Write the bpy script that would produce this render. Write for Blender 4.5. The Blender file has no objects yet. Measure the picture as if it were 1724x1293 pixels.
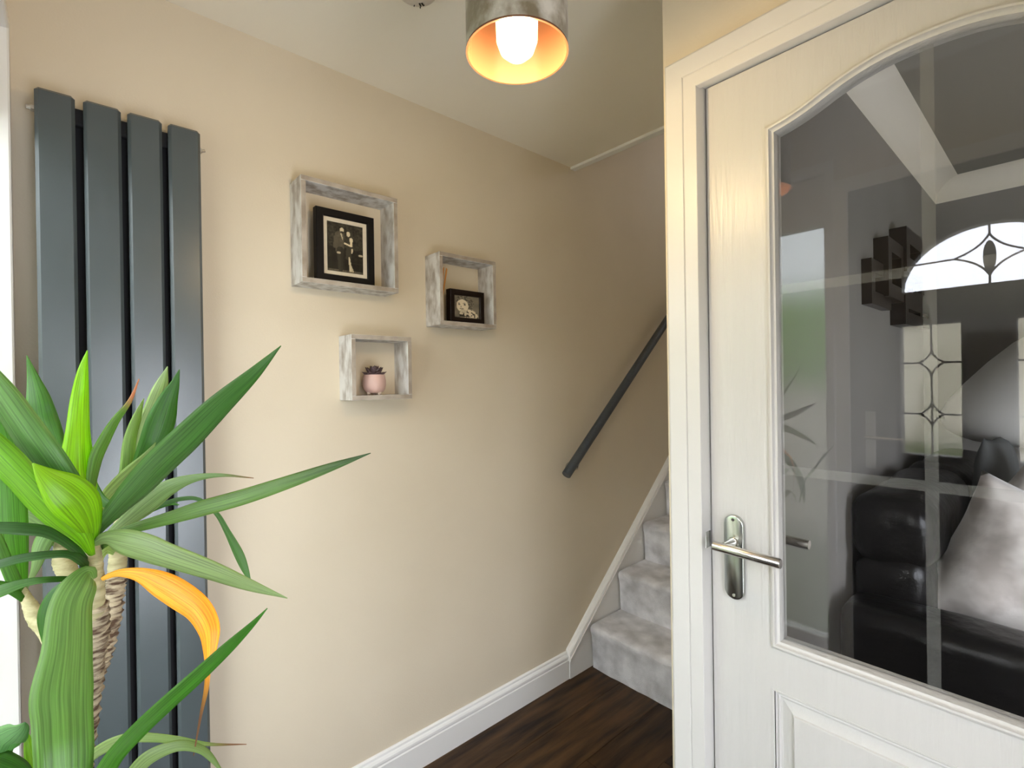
import bpy, bmesh, math, random
import numpy as np
from mathutils import Vector, Matrix
R = random.Random(7)
SC = bpy.context.scene
COL = SC.collection

# ------------------------------------------------------------------ camera
CAM = Vector((1.577, 0.0, 1.38))
ROT = Matrix(((0.66328466, 0.00759523, 0.74832865),
              (0.74822014, 0.01309187, -0.66332136),
              (-0.0148351, 0.99988545, 0.00300074)))
FPX = 836.0
cd = bpy.data.cameras.new('camera')
cd.sensor_width = 36.0
cd.lens = FPX / 1724 * 36
cd.clip_start = 0.01
co = bpy.data.objects.new('camera', cd)
COL.objects.link(co)
co.matrix_world = Matrix.Translation(CAM) @ ROT.to_4x4()
SC.camera = co

# ------------------------------------------------------------------ world, daylight, exposure
W = bpy.data.worlds.new('overcast_sky')
SC.world = W
W.use_nodes = True
bg = W.node_tree.nodes['Background']
bg.inputs[0].default_value = (0.92, 0.96, 1.06, 1)
bg.inputs[1].default_value = 15.0

def portal(name, loc, rot, sx, sy):
    l = bpy.data.lights.new(name, 'AREA')
    l.shape = 'RECTANGLE'
    l.size = sx
    l.size_y = sy
    l.cycles.is_portal = True
    o = bpy.data.objects.new(name, l)
    COL.objects.link(o)
    o.location = loc
    o.rotation_euler = rot
    return o
# daylight enters through the side window, the front door's panes and three added unseen windows
portal('side_window_daylight', (0.54, -0.19, 1.16), (math.radians(90), 0, 0), 0.86, 1.6)
portal('front_door_daylight', (1.41, -0.19, 1.48), (math.radians(90), 0, 0), 0.46, 0.78)
portal('added_living_window_daylight', (3.2, 0.93, 1.05), (math.radians(90), 0, 0), 1.85, 1.15)
portal('added_right_window_daylight', (2.12, 0.25, 0.9), (0, math.radians(90), 0), 1.15, 0.52)
portal('added_landing_window_daylight', (0.5, 4.92, 3.55), (math.radians(-90), 0, 0), 0.7, 0.64)
SC.view_settings.view_transform = 'Standard'
SC.view_settings.look = 'None'
SC.view_settings.gamma = 1.0
SC.view_settings.use_curve_mapping = False
SC.view_settings.exposure = 0.10
SC.cycles.max_bounces = 14
SC.cycles.diffuse_bounces = 7
SC.cycles.glossy_bounces = 6
SC.cycles.transmission_bounces = 10
SC.cycles.transparent_max_bounces = 24
SC.cycles.sample_clamp_indirect = 12.0
SC.cycles.caustics_reflective = False

# ------------------------------------------------------------------ materials
def rgb(r, g, b):
    def f(c):
        c /= 255.0
        return c / 12.92 if c <= 0.04045 else ((c + 0.055) / 1.055) ** 2.4
    return (f(r), f(g), f(b), 1.0)

MATS = {}
def mat(name, col, rough=0.5, metal=0.0, col2=None, scale=20.0, stretch=(1, 1, 1), bump=0.0, bscale=None,
        lo=0.35, hi=0.65, detail=4.0, spec=None, trans=0.0, rnd=0.0, coords='Object', sheen=0.0, coat=0.0):
    m = bpy.data.materials.new(name)
    m.use_nodes = True
    nt = m.node_tree
    N, L = nt.nodes, nt.links
    p = N['Principled BSDF']
    p.inputs['Base Color'].default_value = col
    p.inputs['Roughness'].default_value = rough
    p.inputs['Metallic'].default_value = metal
    if spec is not None:
        p.inputs['Specular IOR Level'].default_value = spec
    if sheen:
        p.inputs['Sheen Weight'].default_value = sheen
    if coat:
        p.inputs['Coat Weight'].default_value = coat
        p.inputs['Coat Roughness'].default_value = 0.3
    tc = N.new('ShaderNodeTexCoord')
    mp = N.new('ShaderNodeMapping')
    mp.inputs['Scale'].default_value = stretch
    L.new(tc.outputs[coords], mp.inputs['Vector'])
    src = None
    if col2 is not None:
        n = N.new('ShaderNodeTexNoise')
        n.inputs['Scale'].default_value = scale
        n.inputs['Detail'].default_value = detail
        L.new(mp.outputs[0], n.inputs['Vector'])
        r = N.new('ShaderNodeValToRGB')
        r.color_ramp.elements[0].position = lo
        r.color_ramp.elements[1].position = hi
        r.color_ramp.elements[0].color = col
        r.color_ramp.elements[1].color = col2
        L.new(n.outputs[0], r.inputs[0])
        src = r.outputs[0]
        if rnd:
            oi = N.new('ShaderNodeObjectInfo')
            add = N.new('ShaderNodeVectorMath')
            add.operation = 'ADD'
            sc_ = N.new('ShaderNodeVectorMath')
            sc_.operation = 'SCALE'
            sc_.inputs['Scale'].default_value = 37.0
            cmb = N.new('ShaderNodeCombineXYZ')
            for i in range(3):
                L.new(oi.outputs['Random'], cmb.inputs[i])
            L.new(cmb.outputs[0], sc_.inputs[0])
            L.new(mp.outputs[0], add.inputs[0])
            L.new(sc_.outputs[0], add.inputs[1])
            L.new(add.outputs[0], n.inputs['Vector'])
            hs = N.new('ShaderNodeHueSaturation')
            mr = N.new('ShaderNodeMapRange')
            mr.inputs['To Min'].default_value = 1 - rnd
            mr.inputs['To Max'].default_value = 1 + rnd
            L.new(oi.outputs['Random'], mr.inputs['Value'])
            L.new(mr.outputs[0], hs.inputs['Value'])
            L.new(src, hs.inputs['Color'])
            src = hs.outputs[0]
        L.new(src, p.inputs['Base Color'])
    if bump:
        n2 = N.new('ShaderNodeTexNoise')
        n2.inputs['Scale'].default_value = bscale or scale
        n2.inputs['Detail'].default_value = 5
        L.new(mp.outputs[0], n2.inputs['Vector'])
        b = N.new('ShaderNodeBump')
        b.inputs['Strength'].default_value = bump
        b.inputs['Distance'].default_value = 0.01
        L.new(n2.outputs[0], b.inputs['Height'])
        L.new(b.outputs[0], p.inputs['Normal'])
    if trans:
        t = N.new('ShaderNodeBsdfTranslucent')
        mx = N.new('ShaderNodeMixShader')
        mx.inputs[0].default_value = trans
        if src is not None:
            L.new(src, t.inputs[0])
        else:
            t.inputs[0].default_value = col
        L.new(p.outputs[0], mx.inputs[1])
        L.new(t.outputs[0], mx.inputs[2])
        L.new(mx.outputs[0], N['Material Output'].inputs[0])
    MATS[name] = m
    return m

def glass_mat(name, ior=1.5, tint=(1, 1, 1, 1), frost=0.0, frost_rough=0.35, bump=0.0, bscale=30, haze=0.0):
    """Clear pane: mirror reflection by Fresnel over straight-through transmission; frost mixes rough refraction in."""
    m = bpy.data.materials.new(name)
    m.use_nodes = True
    nt = m.node_tree
    N, L = nt.nodes, nt.links
    N.remove(N['Principled BSDF'])
    tr = N.new('ShaderNodeBsdfTransparent')
    tr.inputs[0].default_value = tint
    gl = N.new('ShaderNodeBsdfGlossy')
    gl.inputs['Roughness'].default_value = 0.0
    fr = N.new('ShaderNodeFresnel')
    fr.inputs[0].default_value = ior
    # Fresnel must not see the back face as leaving glass: both faces behave as air-to-glass
    geo = N.new('ShaderNodeNewGeometry')
    dv = N.new('ShaderNodeMath')
    dv.operation = 'DIVIDE'
    dv.inputs[0].default_value = 1.0
    dv.inputs[1].default_value = ior
    mxi = N.new('ShaderNodeMix')
    mxi.data_type = 'FLOAT'
    mxi.inputs[2].default_value = ior
    L.new(geo.outputs['Backfacing'], mxi.inputs[0])
    L.new(dv.outputs[0], mxi.inputs[3])
    L.new(mxi.outputs[0], fr.inputs[0])
    mx = N.new('ShaderNodeMixShader')
    L.new(fr.outputs[0], mx.inputs[0])
    body = tr.outputs[0]
    if frost:
        rf = N.new('ShaderNodeBsdfRefraction')
        rf.inputs['Roughness'].default_value = frost_rough
        rf.inputs['IOR'].default_value = 1.12
        rf.inputs['Color'].default_value = tint
        mf = N.new('ShaderNodeMixShader')
        mf.inputs[0].default_value = frost
        L.new(tr.outputs[0], mf.inputs[1])
        L.new(rf.outputs[0], mf.inputs[2])
        body = mf.outputs[0]
        if haze:
            tl = N.new('ShaderNodeBsdfTranslucent')
            tl.inputs[0].default_value = tint
            mh = N.new('ShaderNodeMixShader')
            mh.inputs[0].default_value = haze
            L.new(body, mh.inputs[1])
            L.new(tl.outputs[0], mh.inputs[2])
            body = mh.outputs[0]
        if bump:
            n2 = N.new('ShaderNodeTexNoise')
            n2.inputs['Scale'].default_value = bscale
            tc = N.new('ShaderNodeTexCoord')
            L.new(tc.outputs['Object'], n2.inputs['Vector'])
            b = N.new('ShaderNodeBump')
            b.inputs['Strength'].default_value = bump
            b.inputs['Distance'].default_value = 0.01
            L.new(n2.outputs[0], b.inputs['Height'])
            L.new(b.outputs[0], rf.inputs['Normal'])
    L.new(body, mx.inputs[1])
    L.new(gl.outputs[0], mx.inputs[2])
    L.new(mx.outputs[0], N['Material Output'].inputs[0])
    return m

def emit_mat(name, col, strength):
    m = bpy.data.materials.new(name)
    m.use_nodes = True
    N, L = m.node_tree.nodes, m.node_tree.links
    N.remove(N['Principled BSDF'])
    e = N.new('ShaderNodeEmission')
    e.inputs[0].default_value = col
    e.inputs[1].default_value = strength
    L.new(e.outputs[0], N['Material Output'].inputs[0])
    return m

M_wall = mat('warm_beige_paint', (0.66, 0.58, 0.445, 1), 0.7, col2=(0.68, 0.60, 0.465, 1), scale=3, bump=0.05, bscale=180)
M_ceil = mat('cream_ceiling_paint', (0.80, 0.75, 0.64, 1), 0.85, col2=(0.82, 0.77, 0.66, 1), scale=2, bump=0.04, bscale=150)
M_stairwall = M_wall
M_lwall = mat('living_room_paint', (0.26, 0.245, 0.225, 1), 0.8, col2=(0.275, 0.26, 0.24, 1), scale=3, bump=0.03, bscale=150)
M_white = mat('white_satin_paint', (0.60, 0.59, 0.57, 1), 0.33, col2=(0.61, 0.60, 0.58, 1), scale=6, bump=0.02, bscale=120)
M_skirt = mat('bright_white_gloss', (0.82, 0.815, 0.80, 1), 0.3)
M_door = mat('white_woodgrain_paint', (0.54, 0.53, 0.51, 1), 0.34, col2=(0.55, 0.54, 0.52, 1), scale=30, stretch=(3, 3, 0.15), bump=0.18, bscale=55)
M_fdoor = mat('charcoal_door_skin', (0.05, 0.052, 0.055, 1), 0.45)
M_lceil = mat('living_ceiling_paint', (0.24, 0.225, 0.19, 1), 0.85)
M_upvc = mat('white_window_plastic', (0.80, 0.80, 0.78, 1), 0.3)
M_rad = mat('anthracite_metal', (0.052, 0.066, 0.070, 1), 0.30, 0.0, col2=(0.057, 0.071, 0.076, 1), scale=8, bump=0.03, bscale=400, spec=0.6, coat=0.3)
M_radback = mat('radiator_rear_gap_shade', (0.006, 0.006, 0.007, 1), 0.8)  # near-black colour puts the shade into the gaps between the panels
M_steel = mat('brushed_steel', (0.62, 0.60, 0.57, 1), 0.24, 1.0, bump=0.02, bscale=300)
M_satin = mat('satin_nickel', (0.50, 0.52, 0.50, 1), 0.22, 1.0)
M_hole = mat('dark_screw_recess', (0.05, 0.04, 0.04, 1), 0.6)
M_rail = mat('charcoal_handrail_paint', (0.045, 0.053, 0.062, 1), 0.5, col2=(0.055, 0.064, 0.075, 1), scale=60, bump=0.25, bscale=260)
M_black = mat('black_satin_frame', (0.006, 0.005, 0.005, 1), 0.5, spec=0.2)
M_brownblack = mat('espresso_frame', (0.010, 0.005, 0.003, 1), 0.45, spec=0.2)
M_mount = mat('ivory_card', (0.62, 0.55, 0.43, 1), 0.8, col2=(0.66, 0.59, 0.47, 1), scale=60)
M_conc = mat('weathered_grey_board', (0.36, 0.32, 0.28, 1), 0.7, col2=(0.66, 0.65, 0.63, 1), scale=34, stretch=(1, 1, 0.45),
             lo=0.34, hi=0.58, detail=8, bump=0.12, bscale=90)
M_conc_edge = mat('weathered_board_edge', (0.30, 0.25, 0.20, 1), 0.75, col2=(0.46, 0.41, 0.35, 1), scale=30, stretch=(1, .6, 0.6),
                  lo=0.35, hi=0.62, detail=8, bump=0.1, bscale=90)
M_pot = mat('pale_pink_ceramic', (0.62, 0.42, 0.37, 1), 0.4)
M_potfoot = mat('cream_ceramic', (0.68, 0.56, 0.47, 1), 0.4)
M_succ = mat('dark_plum_succulent', (0.055, 0.032, 0.038, 1), 0.5, col2=(0.10, 0.062, 0.065, 1), scale=40)
M_reed = mat('orange_reed', (0.62, 0.26, 0.04, 1), 0.5)
M_oil = glass_mat('bottle_glass', 1.45, (0.80, 0.78, 0.62, 1))
M_carpet = mat('grey_pile_carpet', (0.50, 0.49, 0.51, 1), 0.95, col2=(0.82, 0.81, 0.84, 1), scale=10, lo=0.34, hi=0.64, detail=8,
               bump=0.5, bscale=300, sheen=0.25, spec=0.1)
M_plank = mat('dark_walnut_plank', (0.012, 0.007, 0.004, 1), 0.36, col2=(0.085, 0.043, 0.018, 1), scale=5, stretch=(5, 0.6, 1), lo=0.35, hi=0.72,
              detail=8, bump=0.12, bscale=12, rnd=0.45, spec=0.22)
M_sub = mat('dark_joint', (0.006, 0.004, 0.003, 1), 0.8)
M_leather = mat('black_leather', (0.009, 0.008, 0.0075, 1), 0.33, bump=0.35, bscale=26, spec=0.4)
M_velvet = mat('taupe_crushed_velvet', (0.46, 0.41, 0.36, 1), 0.6, col2=(0.76, 0.71, 0.65, 1), scale=9, lo=0.4, hi=0.6, detail=3,
               bump=0.5, bscale=11, sheen=0.6)
M_greyc = mat('slate_grey_fabric', (0.12, 0.125, 0.12, 1), 0.85)
M_dome = mat('pale_grey_reflection_dome', (0.80, 0.79, 0.75, 1), 0.9)  # colour of the dome that replaces a reflected person
M_mirror = mat('grey_mirror', (0.55, 0.57, 0.56, 1), 0.08, 1.0)
M_artblack = mat('black_brown_gloss', (0.010, 0.006, 0.005, 1), 0.3)
M_shade = mat('silver_crushed_velvet_shade', (0.17, 0.135, 0.08, 1), 0.6, col2=(0.56, 0.53, 0.46, 1), scale=20, stretch=(1, 1, 0.8),
              lo=0.40, hi=0.60, detail=9, bump=0.2, bscale=60, sheen=0.3)
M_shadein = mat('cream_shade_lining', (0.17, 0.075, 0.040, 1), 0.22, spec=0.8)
M_plastic = mat('white_plastic', (0.66, 0.60, 0.54, 1), 0.4)
M_dark = mat('dark_slot', (0.012, 0.008, 0.004, 1), 0.7)
M_flexw = mat('white_flex', (0.7, 0.68, 0.62, 1), 0.5)
M_bulb = emit_mat('warm_bulb_glow', (1.0, 0.66, 0.30, 1), 6.0)
M_lead = mat('grey_lead_came', (0.12, 0.10, 0.11, 1), 0.45, 0.3)
M_round = mat('smoked_glass_medallion', (0.09, 0.10, 0.085, 1), 0.25)
M_lawn = mat('lawn_grass', (0.045, 0.065, 0.02, 1), 0.9, col2=(0.07, 0.09, 0.03, 1), scale=12, bump=0.4, bscale=60)
M_hedge = mat('hedge_foliage', (0.11, 0.24, 0.03, 1), 0.8, col2=(0.17, 0.34, 0.05, 1), scale=14, bump=0.6, bscale=20)
M_paving = mat('pale_paving', (0.42, 0.40, 0.36, 1), 0.85, col2=(0.50, 0.47, 0.42, 1), scale=5)
M_render = mat('pale_house_render', (0.50, 0.46, 0.38, 1), 0.9, col2=(0.56, 0.51, 0.43, 1), scale=4)
M_roof = mat('grey_roof_tile', (0.16, 0.14, 0.13, 1), 0.8)
M_lcarpet = mat('beige_living_carpet', (0.46, 0.44, 0.40, 1), 0.95, col2=(0.50, 0.47, 0.43, 1), scale=80, bump=0.3, bscale=300)
M_trunk = mat('yucca_bark', (0.10, 0.055, 0.03, 1), 0.8, col2=(0.52, 0.44, 0.30, 1), scale=7, stretch=(6, 6, 28), lo=0.38, hi=0.56,
              detail=6, bump=0.6, bscale=22)
M_trunktop = mat('pale_yucca_bark', (0.30, 0.27, 0.13, 1), 0.7, col2=(0.50, 0.45, 0.26, 1), scale=12, stretch=(2, 2, 9), bump=0.3, bscale=30)
M_plantpot = mat('charcoal_planter', (0.05, 0.05, 0.052, 1), 0.5)
M_soil = mat('potting_soil', (0.03, 0.02, 0.012, 1), 0.95, col2=(0.06, 0.04, 0.025, 1), scale=60, bump=0.8, bscale=80)
M_glass = glass_mat('door_glass', 1.53)
M_pane = glass_mat('clear_pane', 1.45)
M_text = glass_mat('textured_pane', 1.45, (0.96, 0.95, 0.90, 1), frost=0.6, frost_rough=0.25, bump=0.4, bscale=60)
M_frost = glass_mat('frosted_pane', 1.45, (0.63, 0.64, 0.615, 1), frost=0.96, frost_rough=0.5, bump=0.2, bscale=90, haze=0.03)

def etched_mat():
    m = bpy.data.materials.new('etched_glass_line')
    m.use_nodes = True
    N, L = m.node_tree.nodes, m.node_tree.links
    N.remove(N['Principled BSDF'])
    tr = N.new('ShaderNodeBsdfTransparent')
    df = N.new('ShaderNodeBsdfDiffuse')
    df.inputs[0].default_value = (0.55, 0.56, 0.53, 1)
    mx = N.new('ShaderNodeMixShader')
    mx.inputs[0].default_value = 0.07
    L.new(tr.outputs[0], mx.inputs[1])
    L.new(df.outputs[0], mx.inputs[2])
    L.new(mx.outputs[0], N['Material Output'].inputs[0])
    return m
M_etch = etched_mat()

def vcol_mat(name, rough=0.5, trans=0.0, bump=0.0, spec=0.5, stripes=False):
    m = bpy.data.materials.new(name)
    m.use_nodes = True
    N, L = m.node_tree.nodes, m.node_tree.links
    p = N['Principled BSDF']
    p.inputs['Roughness'].default_value = rough
    p.inputs['Specular IOR Level'].default_value = spec
    a = N.new('ShaderNodeAttribute')
    a.attribute_name = 'Col'
    src = a.outputs['Color']
    L.new(src, p.inputs['Base Color'])
    if stripes:
        uv = N.new('ShaderNodeUVMap')
        mp = N.new('ShaderNodeMapping')
        mp.inputs['Scale'].default_value = (26, 2.2, 1)
        n = N.new('ShaderNodeTexNoise')
        n.inputs['Scale'].default_value = 1.0
        n.inputs['Detail'].default_value = 3
        L.new(uv.outputs[0], mp.inputs[0])
        L.new(mp.outputs[0], n.inputs['Vector'])
        mr = N.new('ShaderNodeMapRange')
        mr.inputs['From Min'].default_value = 0.3
        mr.inputs['From Max'].default_value = 0.7
        mr.inputs['To Min'].default_value = 0.62
        mr.inputs['To Max'].default_value = 1.35
        L.new(n.outputs[0], mr.inputs['Value'])
        vm = N.new('ShaderNodeVectorMath')
        vm.operation = 'SCALE'
        L.new(src, vm.inputs[0])
        L.new(mr.outputs[0], vm.inputs['Scale'])
        src = vm.outputs[0]
        L.new(src, p.inputs['Base Color'])
        b = N.new('ShaderNodeBump')
        b.inputs['Strength'].default_value = 0.25
        b.inputs['Distance'].default_value = 0.002
        L.new(n.outputs[0], b.inputs['Height'])
        L.new(b.outputs[0], p.inputs['Normal'])
    if trans:
        t = N.new('ShaderNodeBsdfTranslucent')
        hs = N.new('ShaderNodeHueSaturation')
        hs.inputs['Hue'].default_value = 0.495
        hs.inputs['Saturation'].default_value = 1.15
        hs.inputs['Value'].default_value = 1.7
        L.new(src, hs.inputs['Color'])
        L.new(hs.outputs[0], t.inputs[0])
        mx = N.new('ShaderNodeMixShader')
        mx.inputs[0].default_value = trans
        L.new(p.outputs[0], mx.inputs[1])
        L.new(t.outputs[0], mx.inputs[2])
        L.new(mx.outputs[0], N['Material Output'].inputs[0])
    return m
M_leaf = vcol_mat('yucca_leaf', 0.38, 0.42, spec=0.5, stripes=True)
M_photo = vcol_mat('printed_photograph', 0.35, spec=0.4)

# ------------------------------------------------------------------ mesh helpers (all shapes are given in world metres)
ORIG = {}
def obj(name, bm, m, parent=None, smooth=False, base=None, auto=None):
    if parent is not None:
        org = ORIG[parent]
    elif base is not None:
        org = Vector(base)
    else:
        xs = [v.co.x for v in bm.verts]; ys = [v.co.y for v in bm.verts]; zs = [v.co.z for v in bm.verts]
        org = Vector(((min(xs) + max(xs)) / 2, (min(ys) + max(ys)) / 2, min(zs)))
    bmesh.ops.recalc_face_normals(bm, faces=bm.faces) if not getattr(bm, 'keep', False) and auto != 'keep' else None
    for v in bm.verts:
        v.co -= org
    me = bpy.data.meshes.new(name)
    bm.to_mesh(me)
    bm.free()
    if smooth:
        me.polygons.foreach_set('use_smooth', [True] * len(me.polygons))
        if auto:
            me.set_sharp_from_angle(angle=math.radians(35))
    me.materials.append(m)
    o = bpy.data.objects.new(name, me)
    COL.objects.link(o)
    if parent is not None:
        o.parent = parent
    else:
        o.location = org
    ORIG[o] = org
    return o

def empty(name, loc):
    o = bpy.data.objects.new(name, None)
    o.empty_display_size = 0.05
    COL.objects.link(o)
    o.location = loc
    ORIG[o] = Vector(loc)
    return o
def thing(name, label, cat, loc, group=None):
    o = empty(name, loc)
    return tag(o, label, cat, group)
def tag(o, label, cat, group=None):
    o['label'] = label
    o['category'] = cat
    if group:
        o['group'] = group
    return o
def struct(o, label=None):
    o['kind'] = 'structure'
    if label:
        o['label'] = label
    return o

def box(bm, x0, x1, y0, y1, z0, z1, bev=0.0, seg=2):
    b2 = bmesh.new()
    bmesh.ops.create_cube(b2, size=1)
    for v in b2.verts:
        v.co = Vector(((x0 + x1) / 2 + v.co.x * (x1 - x0), (y0 + y1) / 2 + v.co.y * (y1 - y0), (z0 + z1) / 2 + v.co.z * (z1 - z0)))
    if bev:
        bmesh.ops.bevel(b2, geom=list(b2.edges), offset=bev, segments=seg, affect='EDGES', profile=0.5)
    merge(bm, b2)
    return bm
def merge(bm, b2):
    vm = [bm.verts.new(v.co) for v in b2.verts]
    b2.verts.index_update()
    for f in b2.faces:
        try:
            bm.faces.new([vm[v.index] for v in f.verts])
        except ValueError:
            pass
    b2.free()
def B(x0, x1, y0, y1, z0, z1, bev=0.0, seg=2):
    return box(bmesh.new(), x0, x1, y0, y1, z0, z1, bev, seg)

def tube(bm, pts, rad, n=12, cap=True):
    pts = [Vector(p) for p in pts]
    if not hasattr(rad, '__len__'):
        rad = [rad] * len(pts)
    rings = []
    up = None
    for i, p in enumerate(pts):
        d = (pts[min(i + 1, len(pts) - 1)] - pts[max(i - 1, 0)]).normalized()
        if up is None:
            a = Vector((0, 0, 1)) if abs(d.z) < 0.9 else Vector((1, 0, 0))
            up = (a - d * a.dot(d)).normalized()
        else:
            up = (up - d * up.dot(d)).normalized()
        s = d.cross(up)
        rings.append([bm.verts.new(p + (up * math.cos(2 * math.pi * k / n) + s * math.sin(2 * math.pi * k / n)) * rad[i]) for k in range(n)])
    for i in range(len(rings) - 1):
        for k in range(n):
            bm.faces.new((rings[i][k], rings[i][(k + 1) % n], rings[i + 1][(k + 1) % n], rings[i + 1][k]))
    if cap:
        bm.faces.new(rings[0])
        bm.faces.new(rings[-1])
    return bm
def T(pts, rad, n=12, cap=True):
    return tube(bmesh.new(), pts, rad, n, cap)

def lathe(bm, c, prof, n=40, closed=False):
    c = Vector(c)
    rings = []
    for r, z in prof:
        if r < 1e-6:
            rings.append([bm.verts.new(c + Vector((0, 0, z)))])
        else:
            rings.append([bm.verts.new(c + Vector((r * math.cos(2 * math.pi * k / n), r * math.sin(2 * math.pi * k / n), z))) for k in range(n)])
    m = len(rings)
    for i in range(m if closed else m - 1):
        a, b = rings[i], rings[(i + 1) % m]
        for k in range(n):
            k2 = (k + 1) % n
            if len(a) == 1 and len(b) == 1:
                continue
            if len(a) == 1:
                bm.faces.new((a[0], b[k2], b[k]))
            elif len(b) == 1:
                bm.faces.new((a[k], a[k2], b[0]))
            else:
                bm.faces.new((a[k], a[k2], b[k2], b[k]))
    return bm
def LA(c, prof, n=40, closed=False):
    return lathe(bmesh.new(), c, prof, n, closed)

def inset_loop(loop, d):
    """offset a closed CCW 2-D loop inwards by d (mitred)"""
    n = len(loop)
    out = []
    for i in range(n):
        p0, p1, p2 = loop[i - 1], loop[i], loop[(i + 1) % n]
        e1 = (p1[0] - p0[0], p1[1] - p0[1]); e2 = (p2[0] - p1[0], p2[1] - p1[1])
        l1 = math.hypot(*e1); l2 = math.hypot(*e2)
        n1 = (-e1[1] / l1, e1[0] / l1); n2 = (-e2[1] / l2, e2[0] / l2)
        k = 1 + n1[0] * n2[0] + n1[1] * n2[1]
        out.append((p1[0] + d * (n1[0] + n2[0]) / k, p1[1] + d * (n1[1] + n2[1]) / k))
    return out
def sweep(bm, loop, prof, put, fill=False, closed=False, back=None):
    """sweep a profile [(inset, depth)] round a 2-D loop; put(a, b, depth) -> 3-D"""
    rings = []
    for d, h in prof:
        rings.append([bm.verts.new(put(a, b, h)) for a, b in inset_loop(loop, d)])
    n = len(loop)
    m = len(rings)
    for i in range(m if closed else m - 1):
        a, b = rings[i], rings[(i + 1) % m]
        for k in range(n):
            bm.faces.new((a[k], a[(k + 1) % n], b[(k + 1) % n], b[k]))
    if fill:
        bm.faces.new(rings[-1])
    return bm
XZ = lambda a, b, h: Vector((a, h, b))      # loop in x,z ; depth = y
YZ = lambda a, b, h: Vector((h, a, b))      # loop in y,z ; depth = x
def rect(a0, a1, b0, b1):
    return [(a0, b0), (a1, b0), (a1, b1), (a0, b1)]

def hit(u, v, ax, val):
    r = ROT @ Vector((u - 862, -(v - 646.5), -FPX))
    t = (val - CAM[ax]) / r[ax]
    return CAM + r * t

# ================================================================== SETTING
# ---- floor: walnut planks as parts
fl = struct(obj('floor', B(-0.1, 2.1, -0.3, 4.9, -0.12, -0.012), M_sub), 'dark walnut plank floor of the hallway')
PW, PL = 0.196, 1.285
def plank_bm(x0, x1, y0, y1):
    return B(x0 + 0.0006, x1 - 0.0006, y0 + 0.0006, y1 - 0.0006, -0.012, 0.0, 0.0009, 1)
xi = 0
joints = [0.62, 1.05, 1.384, 0.30, 0.86, 1.2, 0.45, 1.0, 0.15, 0.7]
while xi * PW < 2.0:
    x0 = xi * PW
    x1 = min(x0 + PW, 2.0)
    yend = 1.9 if x1 <= 1.0 else 1.02
    ys = [-0.1]
    j = joints[xi % len(joints)]
    while j > 0.1: j -= PL
    while j < yend:
        if j > -0.08: ys.append(j)
        j += PL
    ys.append(yend)
    for a, b in zip(ys[:-1], ys[1:]):
        obj('plank', plank_bm(x0, x1, a, b), M_plank, fl)
    xi += 1
struct(obj('floor', B(1.0, 4.7, 1.02, 3.7, -0.02, 0.0), M_lcarpet), 'beige carpeted floor of the living room')

# ---- walls
struct(obj('wall_left', B(-0.1, 0.0, -0.3, 4.9, 0, 4.9), M_wall), 'warm beige painted hallway wall running up the stairs')
bm = bmesh.new()   # front wall pierced by side window and front door
box(bm, -0.1, 0.05, -0.3, -0.1, 0, 2.4)
box(bm, 0.05, 1.0, -0.3, -0.1, 0, 0.30)
box(bm, 0.05, 1.0, -0.3, -0.1, 2.18, 2.4)
box(bm, 1.0, 1.83, -0.3, -0.1, 2.10, 2.4)
box(bm, 1.83, 2.1, -0.3, -0.1, 0, 2.4)
struct(obj('wall_front', bm, M_wall), 'beige front wall around the side window and front door')
bm = bmesh.new()
box(bm, 2.0, 2.1, -0.1, -0.03, 0, 2.4)
box(bm, 2.0, 2.1, 0.53, 1.07, 0, 2.4)
box(bm, 2.0, 2.1, -0.03, 0.53, 0, 0.3)
box(bm, 2.0, 2.1, -0.03, 0.53, 1.5, 2.4)
struct(obj('wall_right', bm, M_wall), 'beige hallway wall beyond the glazed door')
w3 = empty('added_window_3', (2.05, 0.25, 0.3))  # unseen window, added to light the left wall from the front
struct(w3, 'clear unseen side window added at the right end of the hallway to light the left wall')
bm = bmesh.new()
sweep(bm, rect(-0.03, 0.53, 0.3, 1.5), [(0, 2.09), (0, 2.02), (0.04, 2.02), (0.04, 2.09)], YZ, closed=True)
obj('window_frame', bm, M_upvc, w3)
obj('window_pane', B(2.052, 2.056, 0.01, 0.49, 0.34, 1.46), M_pane, w3)
bm = bmesh.new()   # wall carrying the glazed door
box(bm, 0.995, 1.052, 0.967, 1.065, 0, 2.4)
box(bm, 1.052, 1.808, 0.967, 1.065, 2.008, 2.4)
box(bm, 1.808, 2.1, 0.967, 1.065, 0, 2.4)
struct(obj('wall_back', bm, M_wall), 'beige wall above and beside the glazed door')
bm = bmesh.new()
box(bm, 0.995, 1.1, 1.065, 4.8, 0, 2.45)
box(bm, 0.995, 1.1, 0.967, 4.8, 2.45, 4.9)
box(bm, 0.995, 1.1, 0.967, 1.065, 2.4, 2.45)
o = struct(obj('wall_partition', bm, M_lwall), 'partition wall between the stairs and the living room')
o.data.materials.append(M_wall)
for f in o.data.polygons:
    if f.normal.x < -0.5: f.material_index = 1
bm = bmesh.new()
box(bm, -0.1, 0.12, 4.8, 4.9, 0, 4.9)
box(bm, 0.88, 1.1, 4.8, 4.9, 0, 4.9)
box(bm, 0.12, 0.88, 4.8, 4.9, 0, 3.2)
box(bm, 0.12, 0.88, 4.8, 4.9, 3.9, 4.9)
struct(obj('wall_stair_end', bm, M_wall), 'far wall at the top of the stairs')
w4 = empty('added_window_4', (0.5, 4.85, 3.0))  # unseen window, added to lift the dim stairwell wall
struct(w4, 'unseen landing window added to light the stairwell from above')
bm = bmesh.new()
sweep(bm, rect(0.12, 0.88, 3.2, 3.9), [(0, 4.89), (0, 4.82), (0.04, 4.82), (0.04, 4.89)], XZ, closed=True)
obj('window_frame', bm, M_upvc, w4)
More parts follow.
